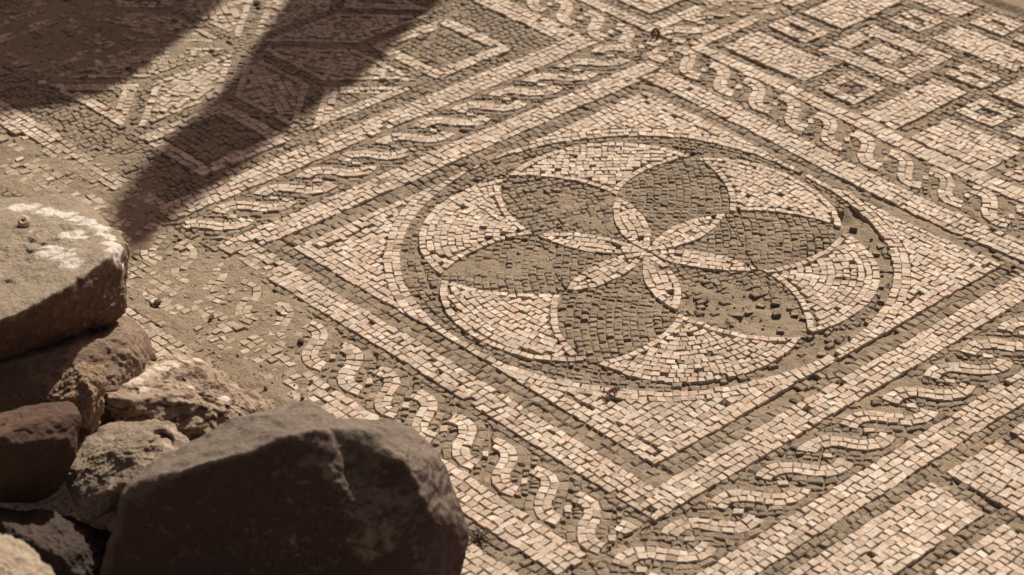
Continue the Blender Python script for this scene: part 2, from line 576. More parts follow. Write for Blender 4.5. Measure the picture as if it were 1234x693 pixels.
# a fan: tip towards the hub, two hollow sides, a scalloped outer edge
SIDE_C, SIDE_R = circle3(pol(0.187, 0), pol(0.262, 14.5), pol(0.326, 28.2))
OUT_C, OUT_R = (0.172, 0.0), 0.197
def side_circle(k, up):
    """hollow side of fan k: up = +1 the side towards lobe k+1, -1 towards lobe k"""
    return FC + rot((SIDE_C[0], SIDE_C[1] * up), R(60 * k + 30))
for k in range(6):       # pale fans between the dark leaves
    a = 60 * k + 30
    oc = FC + rot(OUT_C, R(a))
    nx_, ny_ = math.cos(R(a)), math.sin(R(a))
    wedge = [HP(math.sin(R(a - 30)), -math.cos(R(a - 30)), math.sin(R(a - 30)) * FC[0] - math.cos(R(a - 30)) * FC[1]),
             HP(-math.sin(R(a + 30)), math.cos(R(a + 30)), -math.sin(R(a + 30)) * FC[0] + math.cos(R(a + 30)) * FC[1])]
    reg = [COUT(*side_circle(k, 1), SIDE_R), COUT(*side_circle(k, -1), SIDE_R), CIN(*oc, OUT_R), HP(-nx_, -ny_, -(np.array([nx_, ny_]) @ FC) - 0.185)] + wedge
    T = Tiles('w')
    fill_polar(T, reg, oc, OUT_R - 0.0122, OUT_R, R(a - 95), R(a + 95), h=0.0122, w=0.0122)
    for u_ in (1, -1):
        fill_polar(T, reg, side_circle(k, u_), SIDE_R, SIDE_R + 0.0115, -7, 7, h=0.0115, w=0.0118, lim=0.2)
    if k in (0, 3, 5): fill_polar(T, reg, oc, 0.0, OUT_R - 0.0122, R(a - 180), R(a + 180), lim=0.22, h=0.0119, w=0.0118)
    elif k in (1, 4): fill_polar(T, reg, FC + rot((0.02, 0), R(a)), 0.12, 0.38, R(a - 60), R(a + 60), lim=0.22, h=0.0119, w=0.0118)
    else: fill_rows(T, reg, R(a + 78), -0.22, 0.22, -0.38, -0.16, FC, lim=0.22, w=0.0115, h=0.0118)
    for off in (0.0, 0.005):
        fill_rows(T, reg, R(a + 90), -0.22, 0.22, -0.38, -0.16, FC + off, lim=0.15, w=0.0095, h=0.010, keep_min=0.3)
    build_tiles('fan', T, M_WHITE, panel, PO)
for k in range(6):       # dark leaves, open towards the ring
    a = R(60 * k)
    wedge = [HP(math.sin(a - R(31)), -math.cos(a - R(31)), math.sin(a - R(31)) * FC[0] - math.cos(a - R(31)) * FC[1]),
             HP(-math.sin(a + R(31)), math.cos(a + R(31)), -math.sin(a + R(31)) * FC[0] + math.cos(a + R(31)) * FC[1])]
    reg = [COUT(*petal_c(k)[0], PR_), COUT(*petal_c(k - 1)[1], PR_), CIN(*FC, 0.352)] + wedge
    T = Tiles('d')
    sides = [CIN(*side_circle(k, -1), SIDE_R), CIN(*side_circle(k - 1, 1), SIDE_R)]
    far_reg = reg + sides + [HP(-math.cos(a), -math.sin(a), -(np.array([math.cos(a), math.sin(a)]) @ FC) - 0.155)]
    near_reg = reg + [HP(math.cos(a), math.sin(a), (np.array([math.cos(a), math.sin(a)]) @ FC) + 0.155)]
    for rg in (far_reg, near_reg):
        if k in (1, 4): fill_polar(T, rg, FC + rot((-0.25, 0.12), a), 0.1, 0.75, -7, 7, w=0.0125, h=0.0122, lim=0.3)
        elif k in (2, 5): fill_polar(T, rg, FC + rot((0.1, 0.42), a), 0.1, 0.75, -7, 7, w=0.0125, h=0.0122, lim=0.3)
        else: fill_rows(T, rg, a + R(68), -0.25, 0.25, -0.38, 0.1, FC, w=0.0125, h=0.0122, lim=0.3, wander=0.002)
    for off in (0.0, 0.004):
        fill_rows(T, reg, a, 0.0, 0.36, -0.2, 0.2, FC + off, w=0.0095, h=0.0095, lim=0.16, keep_min=0.3)
    build_tiles('leaf', T, M_DARK, panel, PO)
T = Tiles('d')
fill_polar(T, BOX(-A_F, A_F, -A_F, A_F), FC, R_I - 0.0005, R_O, 0, 2 * math.pi, w=0.0130, h=0.0120)
fill_polar(T, BOX(-A_F, A_F, -A_F, A_F), FC, 0.325, R_I, 0, 2 * math.pi, w=0.0120, h=0.0110, lim=0.2, keep_min=0.3)
build_tiles('ring', T, M_DARK, panel, PO)
SQ = BOX(-A_F, A_F, -A_F, A_F)
T = Tiles('w')
fill_polar(T, SQ, FC, R_O, R_W, 0, 2 * math.pi, h=0.0137)
build_tiles('ring_border', T, M_WHITE, panel, PO)
for sx, sy in ((1, 1), (1, -1), (-1, 1), (-1, -1)):
    T = Tiles('w')
    reg = SQ + [COUT(*FC, R_W), HP(-sx, 0, 0.0), HP(0, -sy, 0.0)]
    # courses parallel to both sides meet in the corner
    rx = (0.0, A_F) if sx > 0 else (-A_F, 0.0)
    for n_ in range(2):
        o_ = A_F - 0.0137 * (n_ + 1)
        fill_rows(T, reg, 0, *rx, *((o_, o_ + 0.0137) if sy > 0 else (-o_ - 0.0137, -o_)))
        yy = (0.0, A_F) if sy > 0 else (-A_F, 0.0)
        fill_rows(T, reg, R(90), *yy, *((-o_ - 0.0137, -o_) if sx > 0 else (o_, o_ + 0.0137)))
    if sx * sy > 0: fill_rows(T, reg, 0, *rx, *((0.0, A_F - 0.0274) if sy > 0 else (-A_F + 0.0274, 0)))
    else: fill_rows(T, reg, R(90), *((0.0, A_F) if sy > 0 else (-A_F, 0.0)), *((-A_F + 0.0274, 0) if sx > 0 else (0, A_F - 0.0274)))
    fill_rows(T, reg, 0, -A_F, A_F, -A_F, A_F, (0.004, 0.006), lim=0.14, w=0.010, h=0.011)
    build_tiles('corner_field', T, M_WHITE, panel, PO)
def square_ring(T, a, b_, h=TH, w=TW, x0=None):
    """courses between half sides a and b_; mitred by laying sides one after the other"""
    for (ang, s0, s1) in ((0, -b_, a), (90, -b_, a), (180, -b_, a), (270, -b_, a)):
        fill_rows(T, BOX(-b_, b_, -b_, b_), R(ang), s0, s1, -b_, -a, (0, 0), w=w, h=h, wander=0.0006)
T = Tiles('d'); square_ring(T, A_F, A_F + D_L, h=0.0165, w=0.0150)
build_tiles('border_line', T, M_DARK, panel, PO)
T = Tiles('w'); square_ring(T, A_F + D_L, A_F + B_W)
build_tiles('frame', T, M_WHITE, panel, PO)

# ================================================================== BRAIDED BORDERS
S_SHAPE = [(-0.056, 0.024), (-0.044, 0.0285), (-0.028, 0.0285), (-0.014, 0.0205), (-0.003, 0.007), (0.004, -0.005), (0.014, -0.019), (0.028, -0.0285), (0.044, -0.030), (0.058, -0.0255)]
def smooth_curve(pts, n=40):
    pts = np.array(pts); t = np.arange(len(pts)); u = np.linspace(0, len(pts) - 1, n)
    out = []
    for x in u:
        i = int(min(max(math.floor(x), 0), len(pts) - 2)); f = x - i
        p0, p1, p2, p3 = (pts[min(max(i + d, 0), len(pts) - 1)] for d in (-1, 0, 1, 2))
        out.append(0.5 * ((2 * p1) + (-p0 + p2) * f + (2 * p0 - 5 * p1 + 4 * p2 - p3) * f * f + (-p0 + 3 * p1 - 3 * p2 + p3) * f ** 3))
    return np.array(out)
S_CURVE = smooth_curve(S_SHAPE)
def lane(label, along, across, mid, t_in, t_out, s0, s1, phase, pitch, tscale=1.0):
    """a strip of running S strands; along/across unit axes, mid the lane's centre offset"""
    al, ac = np.array(along, float), np.array(across, float)
    cen = al * (s0 + s1) / 2 + ac * mid
    root = empty('braided_border', (cen[0], cen[1], 0), label, 'mosaic border', 'braided mosaic borders between the panels')
    org = (cen[0], cen[1], 0)
    reg = [HP(*ac, t_out), HP(*(-ac), -t_in), HP(*al, s1), HP(*(-al), -s0)]
    k0, k1 = int(math.ceil((s0 - phase) / pitch)), int(math.floor((s1 - phase) / pitch))
    curves = []
    for k in range(k0 - 1, k1 + 2):
        sc_ = phase + k * pitch
        cv = np.array([al * (sc_ + s * pitch / 0.088) + ac * (mid + t * tscale) for s, t in S_CURVE])
        curves.append((sc_, cv))
    for sc_, cv in curves:
        T = Tiles('w')
        fill_curve(T, cv, 0.0, 0.0128, reg); fill_curve(T, cv, -0.0128, 0.0, reg)
        if T.polys: build_tiles('strand', T, M_WHITE, root, org)
    for sc_, cv in curves:
        T = Tiles('w')
        c_ = al * (sc_ + pitch * 0.5) + ac * mid
        P = quad(c_ - al * 0.0075 - ac * 0.0055, al, ac, 0.0145, 0.011) if np.cross(al, ac) > 0 else quad(c_ - al * 0.0075 + ac * 0.0055, al, -ac, 0.0145, 0.011)
        d_ = (al - ac) / math.sqrt(2)
        e_ = np.array([-d_[1], d_[0]])
        P = quad(c_ - d_ * 0.0075 - e_ * 0.005, d_, e_, 0.015, 0.010)
        T.add(P, reg)
        if T.polys: build_tiles('accent_stone', T, M_WHITE, root, org)
    T = Tiles('d')
    ang = math.atan2(al[1], al[0])
    for sc_, cv in curves:
        for o_ in (0.0132, -0.0262):
            fill_curve(T, cv, o_, o_ + 0.013, reg, lim=0.3, w=0.016, keep_min=0.3)
    sgn = 1 if np.cross(al, ac) > 0 else -1
    y0, y1 = (t_in, t_out) if sgn > 0 else (-t_out, -t_in)
    fill_rows(T, reg, ang, s0, s1, y0, y0 + 0.012, w=0.015, h=0.012, lim=0.3)
    fill_rows(T, reg, ang, s0, s1, y1 - 0.012, y1, w=0.015, h=0.012, lim=0.3)
    fill_rows(T, reg, ang + R(-45 if sgn > 0 else 45), -2, 2, -2, 2, cen, w=0.0125, h=0.0105, lim=0.3) if False else None
    d_ang = math.atan2(*((al - ac)[::-1]))
    ext = (s1 - s0) / 2 + 0.1
    fill_rows(T, reg, d_ang, -ext, ext, -ext, ext, cen, w=0.0115, h=0.0098, lim=0.3, keep_min=0.35)
    fill_rows(T, reg, d_ang, -ext, ext, -ext, ext, cen + 0.004, w=0.0085, h=0.0075, lim=0.22, keep_min=0.35)
    fill_rows(T, reg, ang, -ext, ext, -0.09, 0.09, cen, w=0.010, h=0.0085, lim=0.18, keep_min=0.3)
    build_tiles('dark_filling', T, M_DARK, root, org)
    return root
E1 = A_F + B_W
lane('braided mosaic border on the upper right side of the flower panel', (1, 0), (0, 1), 0.5430, E1, 0.591, -0.515, 0.72, 0.0085, 0.0885)
lane('braided mosaic border on the lower right side of the flower panel', (0, -1), (1, 0), 0.5470, E1, 0.602, -0.589, 0.70, 0.347, 0.0905)
lane('braided mosaic border on the lower left side, half hidden by rocks', (-1, 0), (0, -1), 0.5540, E1, 0.602, -E1, 0.66, -0.348, 0.0830)
lane('braided mosaic border on the upper left side, reaching under the streak shadow', (0, 1), (-1, 0), 0.5480, E1, 0.602, -0.52, 0.500, 0.325, 0.0865)
lane('braided mosaic border at the top, between star panel and small upper panel', (1, 0), (0, 1), 0.5300, 0.481, 0.585, -1.3, -0.520, -0.665, 0.0835)
lane('braided mosaic border running off the top edge beside the squares panel', (0, 1), (-1, 0), 0.5330, 0.489, 0.567, 0.589, 1.25, 0.725, 0.0880, 0.85)

# ================================================================== SQUARES PANEL (upper right)
sp_o = (0.0, 0.9, 0)
sq_panel = empty('squares_panel', sp_o, 'mosaic panel of pale rectangles and nested squares at upper right', 'mosaic panel', 'mosaic panels of the floor')
PX1, QY1 = 0.72, 1.147
T = Tiles('w')
fill_rows(T, [], 0, -0.489, PX1, 0.589, 0.617, w=TW, h=0.014)
fill_rows(T, [], R(90), 0.617, 1.3, 0.461, 0.489, w=TW, h=0.014)
build_tiles('outline', T, M_WHITE, sq_panel, sp_o)
def rect_tiles(T, x0, x1, y0, y1, h=TH, w=TW):
    reg = BOX(x0, x1, y0, y1)
    if x1 - x0 > y1 - y0: fill_rows(T, reg, 0, x0, x1, y0, y1, w=w, h=h)
    else: fill_rows(T, reg, R(90), y0, y1, -x1, -x0, w=w, h=h)
def ring_rect(T, x0, x1, y0, y1, t, h=TH):
    reg = BOX(x0, x1, y0, y1)
    fill_rows(T, reg, 0, x0, x1, y0, y0 + t, h=h); fill_rows(T, reg, 0, x0, x1, y1 - t, y1, h=h)
    fill_rows(T, reg, R(90), y0 + t, y1 - t, -x0 - t, -x0, h=h); fill_rows(T, reg, R(90), y0 + t, y1 - t, -x1, -x1 + t, h=h)
for r_ in [(-0.436, -0.234, 0.638, 0.733), (-0.432, -0.331, 0.859, 1.03), (-0.085, -0.006, 0.622, 0.819), (0.030, 0.197, 0.620, 0.715), (-0.190, 0.0, 0.948, 1.030),
           (-0.33, -0.217, 1.052, 1.126), (-0.085, -0.01, 1.055, 1.126), (0.352, 0.43, 0.622, 0.80), (0.025, 0.105, 0.845, 1.03)]:
    T = Tiles('w'); rect_tiles(T, *r_); build_tiles('rectangle', T, M_WHITE, sq_panel, sp_o)
for x0, x1, y0, y1 in [(-0.436, -0.340, 0.762, 0.830), (-0.205, -0.117, 0.637, 0.729), (-0.082, 0.0, 0.848, 0.908), (0.023, 0.105, 0.743, 0.818), (-0.296, -0.220, 0.951, 1.023), (-0.187, -0.107, 1.053, 1.121), (0.225, 0.318, 0.625, 0.715)]:
    T = Tiles('w'); ring_rect(T, x0, x1, y0, y1, 0.0235, h=0.0118); build_tiles('small_square', T, M_WHITE, sq_panel, sp_o)
for x0, x1, y0, y1 in [(-0.306, -0.112, 0.754, 0.916), (0.133, 0.325, 0.744, 0.905)]:
    T = Tiles('w'); ring_rect(T, x0, x1, y0, y1, 0.038, h=0.0127)
    cx_, cy_ = (x0 + x1) / 2, (y0 + y1) / 2
    rect_tiles(T, cx_ - 0.034, cx_ + 0.034, cy_ - 0.027, cy_ + 0.027)
    build_tiles('nested_square', T, M_WHITE, sq_panel, sp_o)
T = Tiles('d')
fill_rows(T, BOX(-0.461, PX1, 0.617, QY1), 0, -0.461, PX1, 0.617, QY1, w=0.0145, h=0.0140, lim=0.3)
fill_rows(T, BOX(-0.461, PX1, 0.617, QY1), R(90), 0.617, QY1, -PX1, 0.461, w=0.012, h=0.0115, lim=0.2)
build_tiles('dark_ground', T, M_DARK, sq_panel, sp_o)

# ================================================================== STAR PANEL (upper left)
st_o = (-1.05, -0.012, 0)
st_panel = empty('star_panel', st_o, 'mosaic panel with an eight-lozenge star, mostly under shadow at upper left', 'mosaic panel', 'mosaic panels of the floor')
T = Tiles('w')
fill_rows(T, [], R(90), -0.515, 0.481, 0.602, 0.655)
build_tiles('outline', T, M_WHITE, st_panel, st_o)
for a_, b_ in ((0.430, 0.481), (-0.515, -0.462)):
    T = Tiles('w'); fill_rows(T, [], 0, -1.75, -0.655, a_, b_); build_tiles('outline', T, M_WHITE, st_panel, st_o)
def convex(pts, inset):
    pts = np.array(pts, float)
    c = pts.mean(0); out = []
    for i in range(len(pts)):
        a, b_ = pts[i], pts[(i + 1) % len(pts)]
        d = b_ - a; n = np.array([d[1], -d[0]]) / np.hypot(*d)
        if n @ (c - a) > 0: n = -n
        out.append(HP(*n, n @ a - inset))
    return out
def shape_rows(T, pts, inset, ang, h=TH, w=TW, **kw):
    pts = np.array(pts, float); c = pts.mean(0); r = np.hypot(*(pts - c).T).max() + 0.02
    fill_rows(T, convex(pts, inset), ang, -r, r, -r, r, c, h=h, w=w, **kw)
def outline_rows(T, pts, inset, t):
    pts = np.array(pts, float); c = pts.mean(0)
    reg = convex(pts, inset)
    for i in range(len(pts)):
        a, b_ = pts[i], pts[(i + 1) % len(pts)]
        d = b_ - a; L = np.hypot(*d); d = d / L
        n = np.array([-d[1], d[0]]); ang = math.atan2(d[1], d[0])
        if n @ (c - a) > 0: fill_rows(T, reg, ang, 0, L, inset, inset + t, a, h=0.0133)
        else: fill_rows(T, reg, ang, 0, L, -inset - t, -inset, a, h=0.0133)
for cx_ in (-1.047, -1.787):
    c_ = np.array([cx_, -0.012]); s_ = 0.216
    dirs = [np.array([math.cos(R(45 * k)), math.sin(R(45 * k))]) for k in range(8)]
    for k in range(8):
        a, b_ = dirs[k], dirs[(k + 1) % 8]
        T = Tiles('w')
        pts = [c_, c_ + s_ * a, c_ + s_ * (a + b_), c_ + s_ * b_]
        outline_rows(T, pts, 0.013, 0.0133)
        shape_rows(T, pts, 0.013, R(45 * k + 22.5), lim=0.22)
        if T.polys: build_tiles('lozenge', T, M_WHITE, st_panel, st_o)
    for k in (1, 3, 5, 7):
        a = dirs[k]; l_, r2 = dirs[(k - 1) % 8], dirs[(k + 1) % 8]
        o_ = c_ + s_ * a
        pts = [o_, o_ + s_ * l_, o_ + s_ * (l_ + r2), o_ + s_ * r2]
        T = Tiles('w'); outline_rows(T, pts, 0.013, 0.0285)
        if not T.polys: continue
        sqo = build_tiles('square', T, M_WHITE, st_panel, st_o)
        T = Tiles('d'); shape_rows(T, pts, 0.042, 0.0, lim=0.22)
        if sqo is not None and T.polys: build_tiles('dark_centre', T, M_DARK, sqo, st_o).location = (0, 0, 0)
    for k in (0, 2, 4, 6):
        a = dirs[k]; l_, r2 = dirs[(k - 1) % 8], dirs[(k + 1) % 8]
        o_ = c_ + s_ * a
        pts = [o_, o_ + s_ * l_, o_ + s_ * r2]
        T = Tiles('w'); outline_rows(T, pts, 0.014, 0.026)
        if not T.polys: continue
        tri = build_tiles('triangle', T, M_WHITE, st_panel, st_o)
        T = Tiles('d'); shape_rows(T, pts, 0.042, R(45 * k + 90), lim=0.22)
        if tri is not None and T.polys: build_tiles('dark_centre', T, M_DARK, tri, st_o)
T = Tiles('d')
for k in range(8):
    c_ = np.array([-1.047, -0.012])
    fill_rows(T, BOX(-1.75, -0.655, -0.462, 0.430), R(45 * k), 0, 0.216, -0.013, 0.013, c_, h=0.013, w=0.0135, lim=0.3)
fill_rows(T, BOX(-1.75, -0.655, -0.462, 0.430), R(90), -0.462, 0.430, 0.655, 1.75, w=0.0135, h=0.0135, lim=0.3)
fill_rows(T, BOX(-1.75, -0.655, -0.462, 0.430), R(45), -1.5, 1.5, -1.5, 1.5, (-1.1, 0), w=0.012, h=0.012, lim=0.25)
build_tiles('dark_ground', T, M_DARK, st_panel, st_o)

# ================================================================== BLOCK PANEL (lower right)
bp_o = (0.75, -0.1, 0)
bl_panel = empty('block_panel', bp_o, 'mosaic panel of broad pale blocks at the lower right edge', 'mosaic panel', 'mosaic panels of the floor')
T = Tiles('w'); fill_rows(T, [], R(90), -0.62, 0.50, -0.655, -0.602)
build_tiles('outline', T, M_WHITE, bl_panel, bp_o)
for r_ in [(0.683, 0.776, -0.60, -0.156), (0.683, 0.93, -0.124, -0.013), (0.683, 0.80, 0.017, 0.20), (0.806, 1.0, -0.60, -0.156), (0.683, 0.9, 0.23, 0.42)]:
    T = Tiles('w'); rect_tiles(T, *r_)
    if T.polys: build_tiles('block', T, M_WHITE, bl_panel, bp_o)
T = Tiles('d'); fill_rows(T, BOX(0.655, 1.0, -0.62, 0.50), R(90), -0.62, 0.5, -1.0, -0.655, w=0.0145, h=0.014, lim=0.3)
build_tiles('dark_lines', T, M_DARK, bl_panel, bp_o)

# ================================================================== WORN PANEL (lower left) and SMALL UPPER PANEL
wp_o = (0.0, -0.75, 0)
wo_panel = empty('worn_panel', wp_o, 'worn mosaic panel at lower left with most stones lost around the rocks', 'mosaic panel', 'mosaic panels of the floor')
T = Tiles('w'); fill_rows(T, [], 0, -0.52, 0.62, -0.662, -0.602); build_tiles('outline', T, M_WHITE, wo_panel, wp_o)
T = Tiles('d'); fill_rows(T, [], 0, -0.52, 0.56, -0.695, -0.662, w=0.015, h=0.0165); build_tiles('dark_line', T, M_DARK, wo_panel, wp_o)
T = Tiles('w'); fill_rows(T, [], 0, -0.52, 0.56, -1.15, -0.695); build_tiles('field', T, M_WHITE, wo_panel, wp_o)
tp_o = (-0.75, 0.75, 0)
tp_panel = empty('upper_panel', tp_o, 'small corner of a mosaic panel cut off by the top edge', 'mosaic panel', 'mosaic panels of the floor')
T = Tiles('w'); fill_rows(T, [], 0, -1.5, -0.567, 0.585, 0.613); fill_rows(T, [], R(90), 0.613, 1.3, 0.567, 0.595)
build_tiles('outline', T, M_WHITE, tp_panel, tp_o)
T = Tiles('w')
for i in range(4):
    for y_ in (0.645, 0.785):
        x_ = -0.735 - i * 0.15
        T = Tiles('w'); rect_tiles(T, x_, x_ + 0.105, y_, y_ + 0.105)
        if T.polys: build_tiles('block', T, M_WHITE, tp_panel, tp_o)
T = Tiles('d'); fill_rows(T, BOX(-1.5, -0.595, 0.613, 1.2), 0, -1.5, -0.595, 0.613, 1.2, w=0.0145, h=0.014, lim=0.3)
build_tiles('dark_ground', T, M_DARK, tp_panel, tp_o)
ec_o = (-0.85, -0.6, 0)
ec = empty('corner_border', ec_o, 'scattered remnant of mosaic border beside the flat-topped rock', 'mosaic border')
T = Tiles('w')
fill_rows(T, [], 0, -1.7, -0.53, -0.60, -0.53, w=0.0135, h=0.0175)
build_tiles('pale_stones', T, M_WHITE, ec, ec_o)
T = Tiles('d')
fill_rows(T, [], 0, -1.7, -0.52, -0.66, -0.515, w=0.0145, h=0.0145, lim=0.25)
build_tiles('dark_stones', T, M_DARK, ec, ec_o)

# ================================================================== GROUND
def lines(a, b, step, far):
    L = list(np.arange(a, b + step / 2, step))
    lo, hi, s = a, b, step
    left, right = [], []
    while hi - b < far:
        s *= 1.6; hi += s; lo -= s; right.append(hi); left.append(lo)
    return np.array(left[::-1] + L + right)
gx = lines(-1.70, 1.05, 0.0062, 300.0)
gy = lines(-1.32, 1.36, 0.0062, 300.0)
GX, GY = np.meshgrid(gx, gy, indexing='ij')
rem, lvl = worn(GX, GY)
ci = np.clip(((GX.ravel() - OX0) / ORES).astype(int), 0, OCC.shape[0] - 1)
cj = np.clip(((GY.ravel() - OY0) / ORES).astype(int), 0, OCC.shape[1] - 1)
dark_m = sum((CLS[np.clip(ci + a, 0, 1899), np.clip(cj + b_, 0, 1749)] == 2).astype(float) for a in (-2, 0, 2) for b_ in (-2, 0, 2)) / 9
pale_m = sum((CLS[np.clip(ci + a, 0, 1899), np.clip(cj + b_, 0, 1749)] == 1).astype(float) for a in (-1, 0, 1) for b_ in (-1, 0, 1)) / 9
lvl = np.where(dark_m > 0.5, np.where(rem > 0.35, lvl, np.maximum(lvl, -0.0043)),
               np.where(pale_m > 0.5, np.where(rem > 0.07, np.minimum(lvl, -0.0008), np.maximum(np.minimum(lvl, -0.0016), -0.0025)), lvl))
P3 = np.c_[GX.ravel(), GY.ravel(), np.zeros(GX.size)]
GZ = und(GX, GY) + lvl + 0.0011 * fbm(P3, 55, 3, 3) + 0.0011 * vnoise(P3, 140, 9) + rem * (0.0016 * fbm(P3, 34, 4, 12, 0.6))
# a worn pit at the tip of one dark leaf, and a chipped edge in the ring
for (px_, py_, rr, dep) in ((992, 290, 0.022, 0.014), (978, 301, 0.014, 0.010), (1004, 284, 0.016, 0.008), (1018, 258, 0.018, 0.012), (1226, 326, 0.02, 0.008), (1110, 162, 0.012, 0.008), (190, 365, 0.012, 0.014), (1147, 686, 0.022, 0.012)):
    c_ = g2(px_, py_)
    GZ -= dep * np.exp(-((P3[:, 0] - c_[0]) ** 2 + (P3[:, 1] - c_[1]) ** 2) / (2 * (rr * 0.6) ** 2))
far = np.clip((np.maximum(np.abs(P3[:, 0] + 0.3), np.abs(P3[:, 1])) - 1.6) / 3, 0, 1)
GZ = GZ + far * (-0.02 + 0.05 * vnoise(P3, 0.4, 4))
edge = np.clip((P3[:, 1] - 1.150 - 0.012 * vnoise(P3, 12, 66)) / 0.012, 0, 1) * np.clip((P3[:, 0] + 0.29) / 0.02, 0, 1)
GZ = GZ + edge * 0.010 - 0.007 * np.exp(-((P3[:, 1] - 1.136 - 0.008 * vnoise(P3, 9, 67)) / 0.008) ** 2) * np.clip((P3[:, 0] + 0.29) / 0.02, 0, 1)
nx, ny = GX.shape
idx = np.arange(nx * ny).reshape(nx, ny)
faces = np.stack([idx[:-1, :-1], idx[1:, :-1], idx[1:, 1:], idx[:-1, 1:]], -1).reshape(-1, 4)
ground = mesh_obj('ground', np.c_[GX.ravel(), GY.ravel(), GZ], faces.tolist(), M_GROUND, smooth=True)
tag(ground, kind='structure', label='dusty bare mortar and earth under and around the mosaics')

# loose grit and crumbs of mortar lying in the worn places
NG = 26000
gp = np.c_[RNG.uniform(-1.6, 1.0, NG), RNG.uniform(-1.25, 1.3, NG)]
g_rem, g_lvl = worn(gp[:, 0], gp[:, 1])
gi = np.clip(((gp[:, 0] - OX0) / ORES).astype(int), 0, 1899); gj = np.clip(((gp[:, 1] - OY0) / ORES).astype(int), 0, 1749)
g_dark, g_pale = CLS[gi, gj] == 2, CLS[gi, gj] == 1
prob = 0.04 + 0.75 * g_rem + 0.10 * g_dark
prob = np.where(g_pale & (g_rem < 0.1), 0.012, prob)
patchy = np.clip(0.75 + 0.9 * vnoise(np.c_[gp, np.zeros(NG)], 14, 201), 0.1, 1.6)
g_px, g_py = np.array([to_px(a, b_) for a, b_ in gp]).T
near_rocks = np.exp(-(((g_px - 250) / 130) ** 2 + ((g_py - 455) / 45) ** 2)) + np.exp(-(((g_px - 575) / 28) ** 2 + ((g_py - 655) / 40) ** 2))
prob = prob + 0.5 * near_rocks
keep = RNG.random(NG) < prob * patchy
gp, g_dark, g_pale, g_rem, g_lvl = gp[keep], g_dark[keep], g_pale[keep], g_rem[keep], g_lvl[keep]
g_z = und(gp[:, 0], gp[:, 1]) + np.where(g_pale & (g_rem < 0.1), -0.0003, np.where(g_dark, np.maximum(g_lvl, -0.0043) + 0.0006, g_lvl + 0.0006))
OCT = np.array([(1, 0, 0), (0, 1, 0), (-1, 0, 0), (0, -1, 0), (0, 0, 1), (0, 0, -1)], float)
OCF = [(0, 1, 4), (1, 2, 4), (2, 3, 4), (3, 0, 4), (1, 0, 5), (2, 1, 5), (3, 2, 5), (0, 3, 5)]
gv, gf, gt = [], [], []
for n_, (p_, z_) in enumerate(zip(gp, g_z)):
    sz = min(0.0011 * math.exp(random.gauss(0, 0.55)), 0.0042)
    if g_pale[n_] and g_rem[n_] < 0.1: sz = min(sz, 0.0013)
    a = random.uniform(0, 6.28); ca, sa = math.cos(a), math.sin(a)
    v = OCT * (sz * np.array([random.uniform(0.8, 1.5), random.uniform(0.7, 1.2), random.uniform(0.5, 0.95)])) + RNG.normal(0, sz * 0.22, (6, 3))
    v = np.c_[v[:, 0] * ca - v[:, 1] * sa, v[:, 0] * sa + v[:, 1] * ca, v[:, 2]] + (p_[0], p_[1], z_ + sz * 0.25)
    b0 = len(gv); gv += v.tolist(); gf += [tuple(b0 + i for i in f_) for f_ in OCF]
    c_ = np.array(random.choice([(0.34, 0.265, 0.185), (0.27, 0.205, 0.145), (0.42, 0.335, 0.245), (0.22, 0.17, 0.125), (0.36, 0.285, 0.205)])) * random.uniform(0.85, 1.1)
    gt += [(*c_, 1.0)] * 8
grit = mesh_obj('grit', gv, gf, M_DARK, tint=gt)
tag(grit, 'loose grit and mortar crumbs strewn over the worn mosaic', 'grit', kind='stuff')

# ================================================================== SHADOW CASTERS added unseen beyond the top edge, shaped from the shadows they throw
CASTER_N = np.array([-0.728, 0.685])                       # away from the view, square to the top edge
CASTER_O = CASTER_N @ np.array([-0.85, 0.48]) + 1.4
SUN3 = np.array([SH[0], SH[1], math.tan(SUN_EL)])
def cast_point(xy):
    """where the ray from ground point xy towards the sun meets the wall's plane"""
    t = (CASTER_O - CASTER_N @ xy) / (CASTER_N @ SH)
    return np.array([xy[0], xy[1], 0]) + t * SUN3
def shadow_caster(name, px_poly, base_ext, thick, label, mat, seed):
    P = [cast_point(g2(*p)) for p in px_poly]
    tang = np.array([CASTER_N[1], -CASTER_N[0], 0])
    org = np.array([*(CASTER_O * CASTER_N), 0]); org = org + tang * np.mean([(p - org) @ tang for p in P])
    A = np.array([[(p - org) @ tang, p[2]] for p in P])
    A = np.vstack([A, base_ext(A)])
    # resample and roughen the outline
    out = []
    for i in range(len(A)):
        a, b_ = A[i], A[(i + 1) % len(A)]
        n = max(1, int(np.hypot(*(b_ - a)) / 0.03))
        for k in range(n): out.append(a + (b_ - a) * k / n)
    out = np.array(out)
    bm = bmesh.new()
    back = np.array([SH[0], SH[1], 0]) * thick
    vf = [bm.verts.new(tang * x + np.array([0, 0, z])) for x, z in out]
    vb = [bm.verts.new(tang * x * 0.96 + back + np.array([0, 0, z])) for x, z in out]
    bm.faces.new(vf); bm.faces.new(vb[::-1])
    for i in range(len(out)):
        j = (i + 1) % len(out)
        bm.faces.new((vf[i], vb[i], vb[j], vf[j]))
    bmesh.ops.triangulate(bm, faces=bm.faces[:])
    bmesh.ops.recalc_face_normals(bm, faces=bm.faces[:])
    me = bpy.data.meshes.new(name); bm.to_mesh(me); bm.free()
    me.materials.append(mat)
    o = bpy.data.objects.new(name, me); COL.objects.link(o); o.location = org
    return tag(o, label, 'ruined wall')
M_CASTER = rock_mat('caster_stone', (0.34, 0.27, 0.19), (0.27, 0.21, 0.15), (0.45, 0.38, 0.30), 0.62, (0.20, 0.15, 0.10))
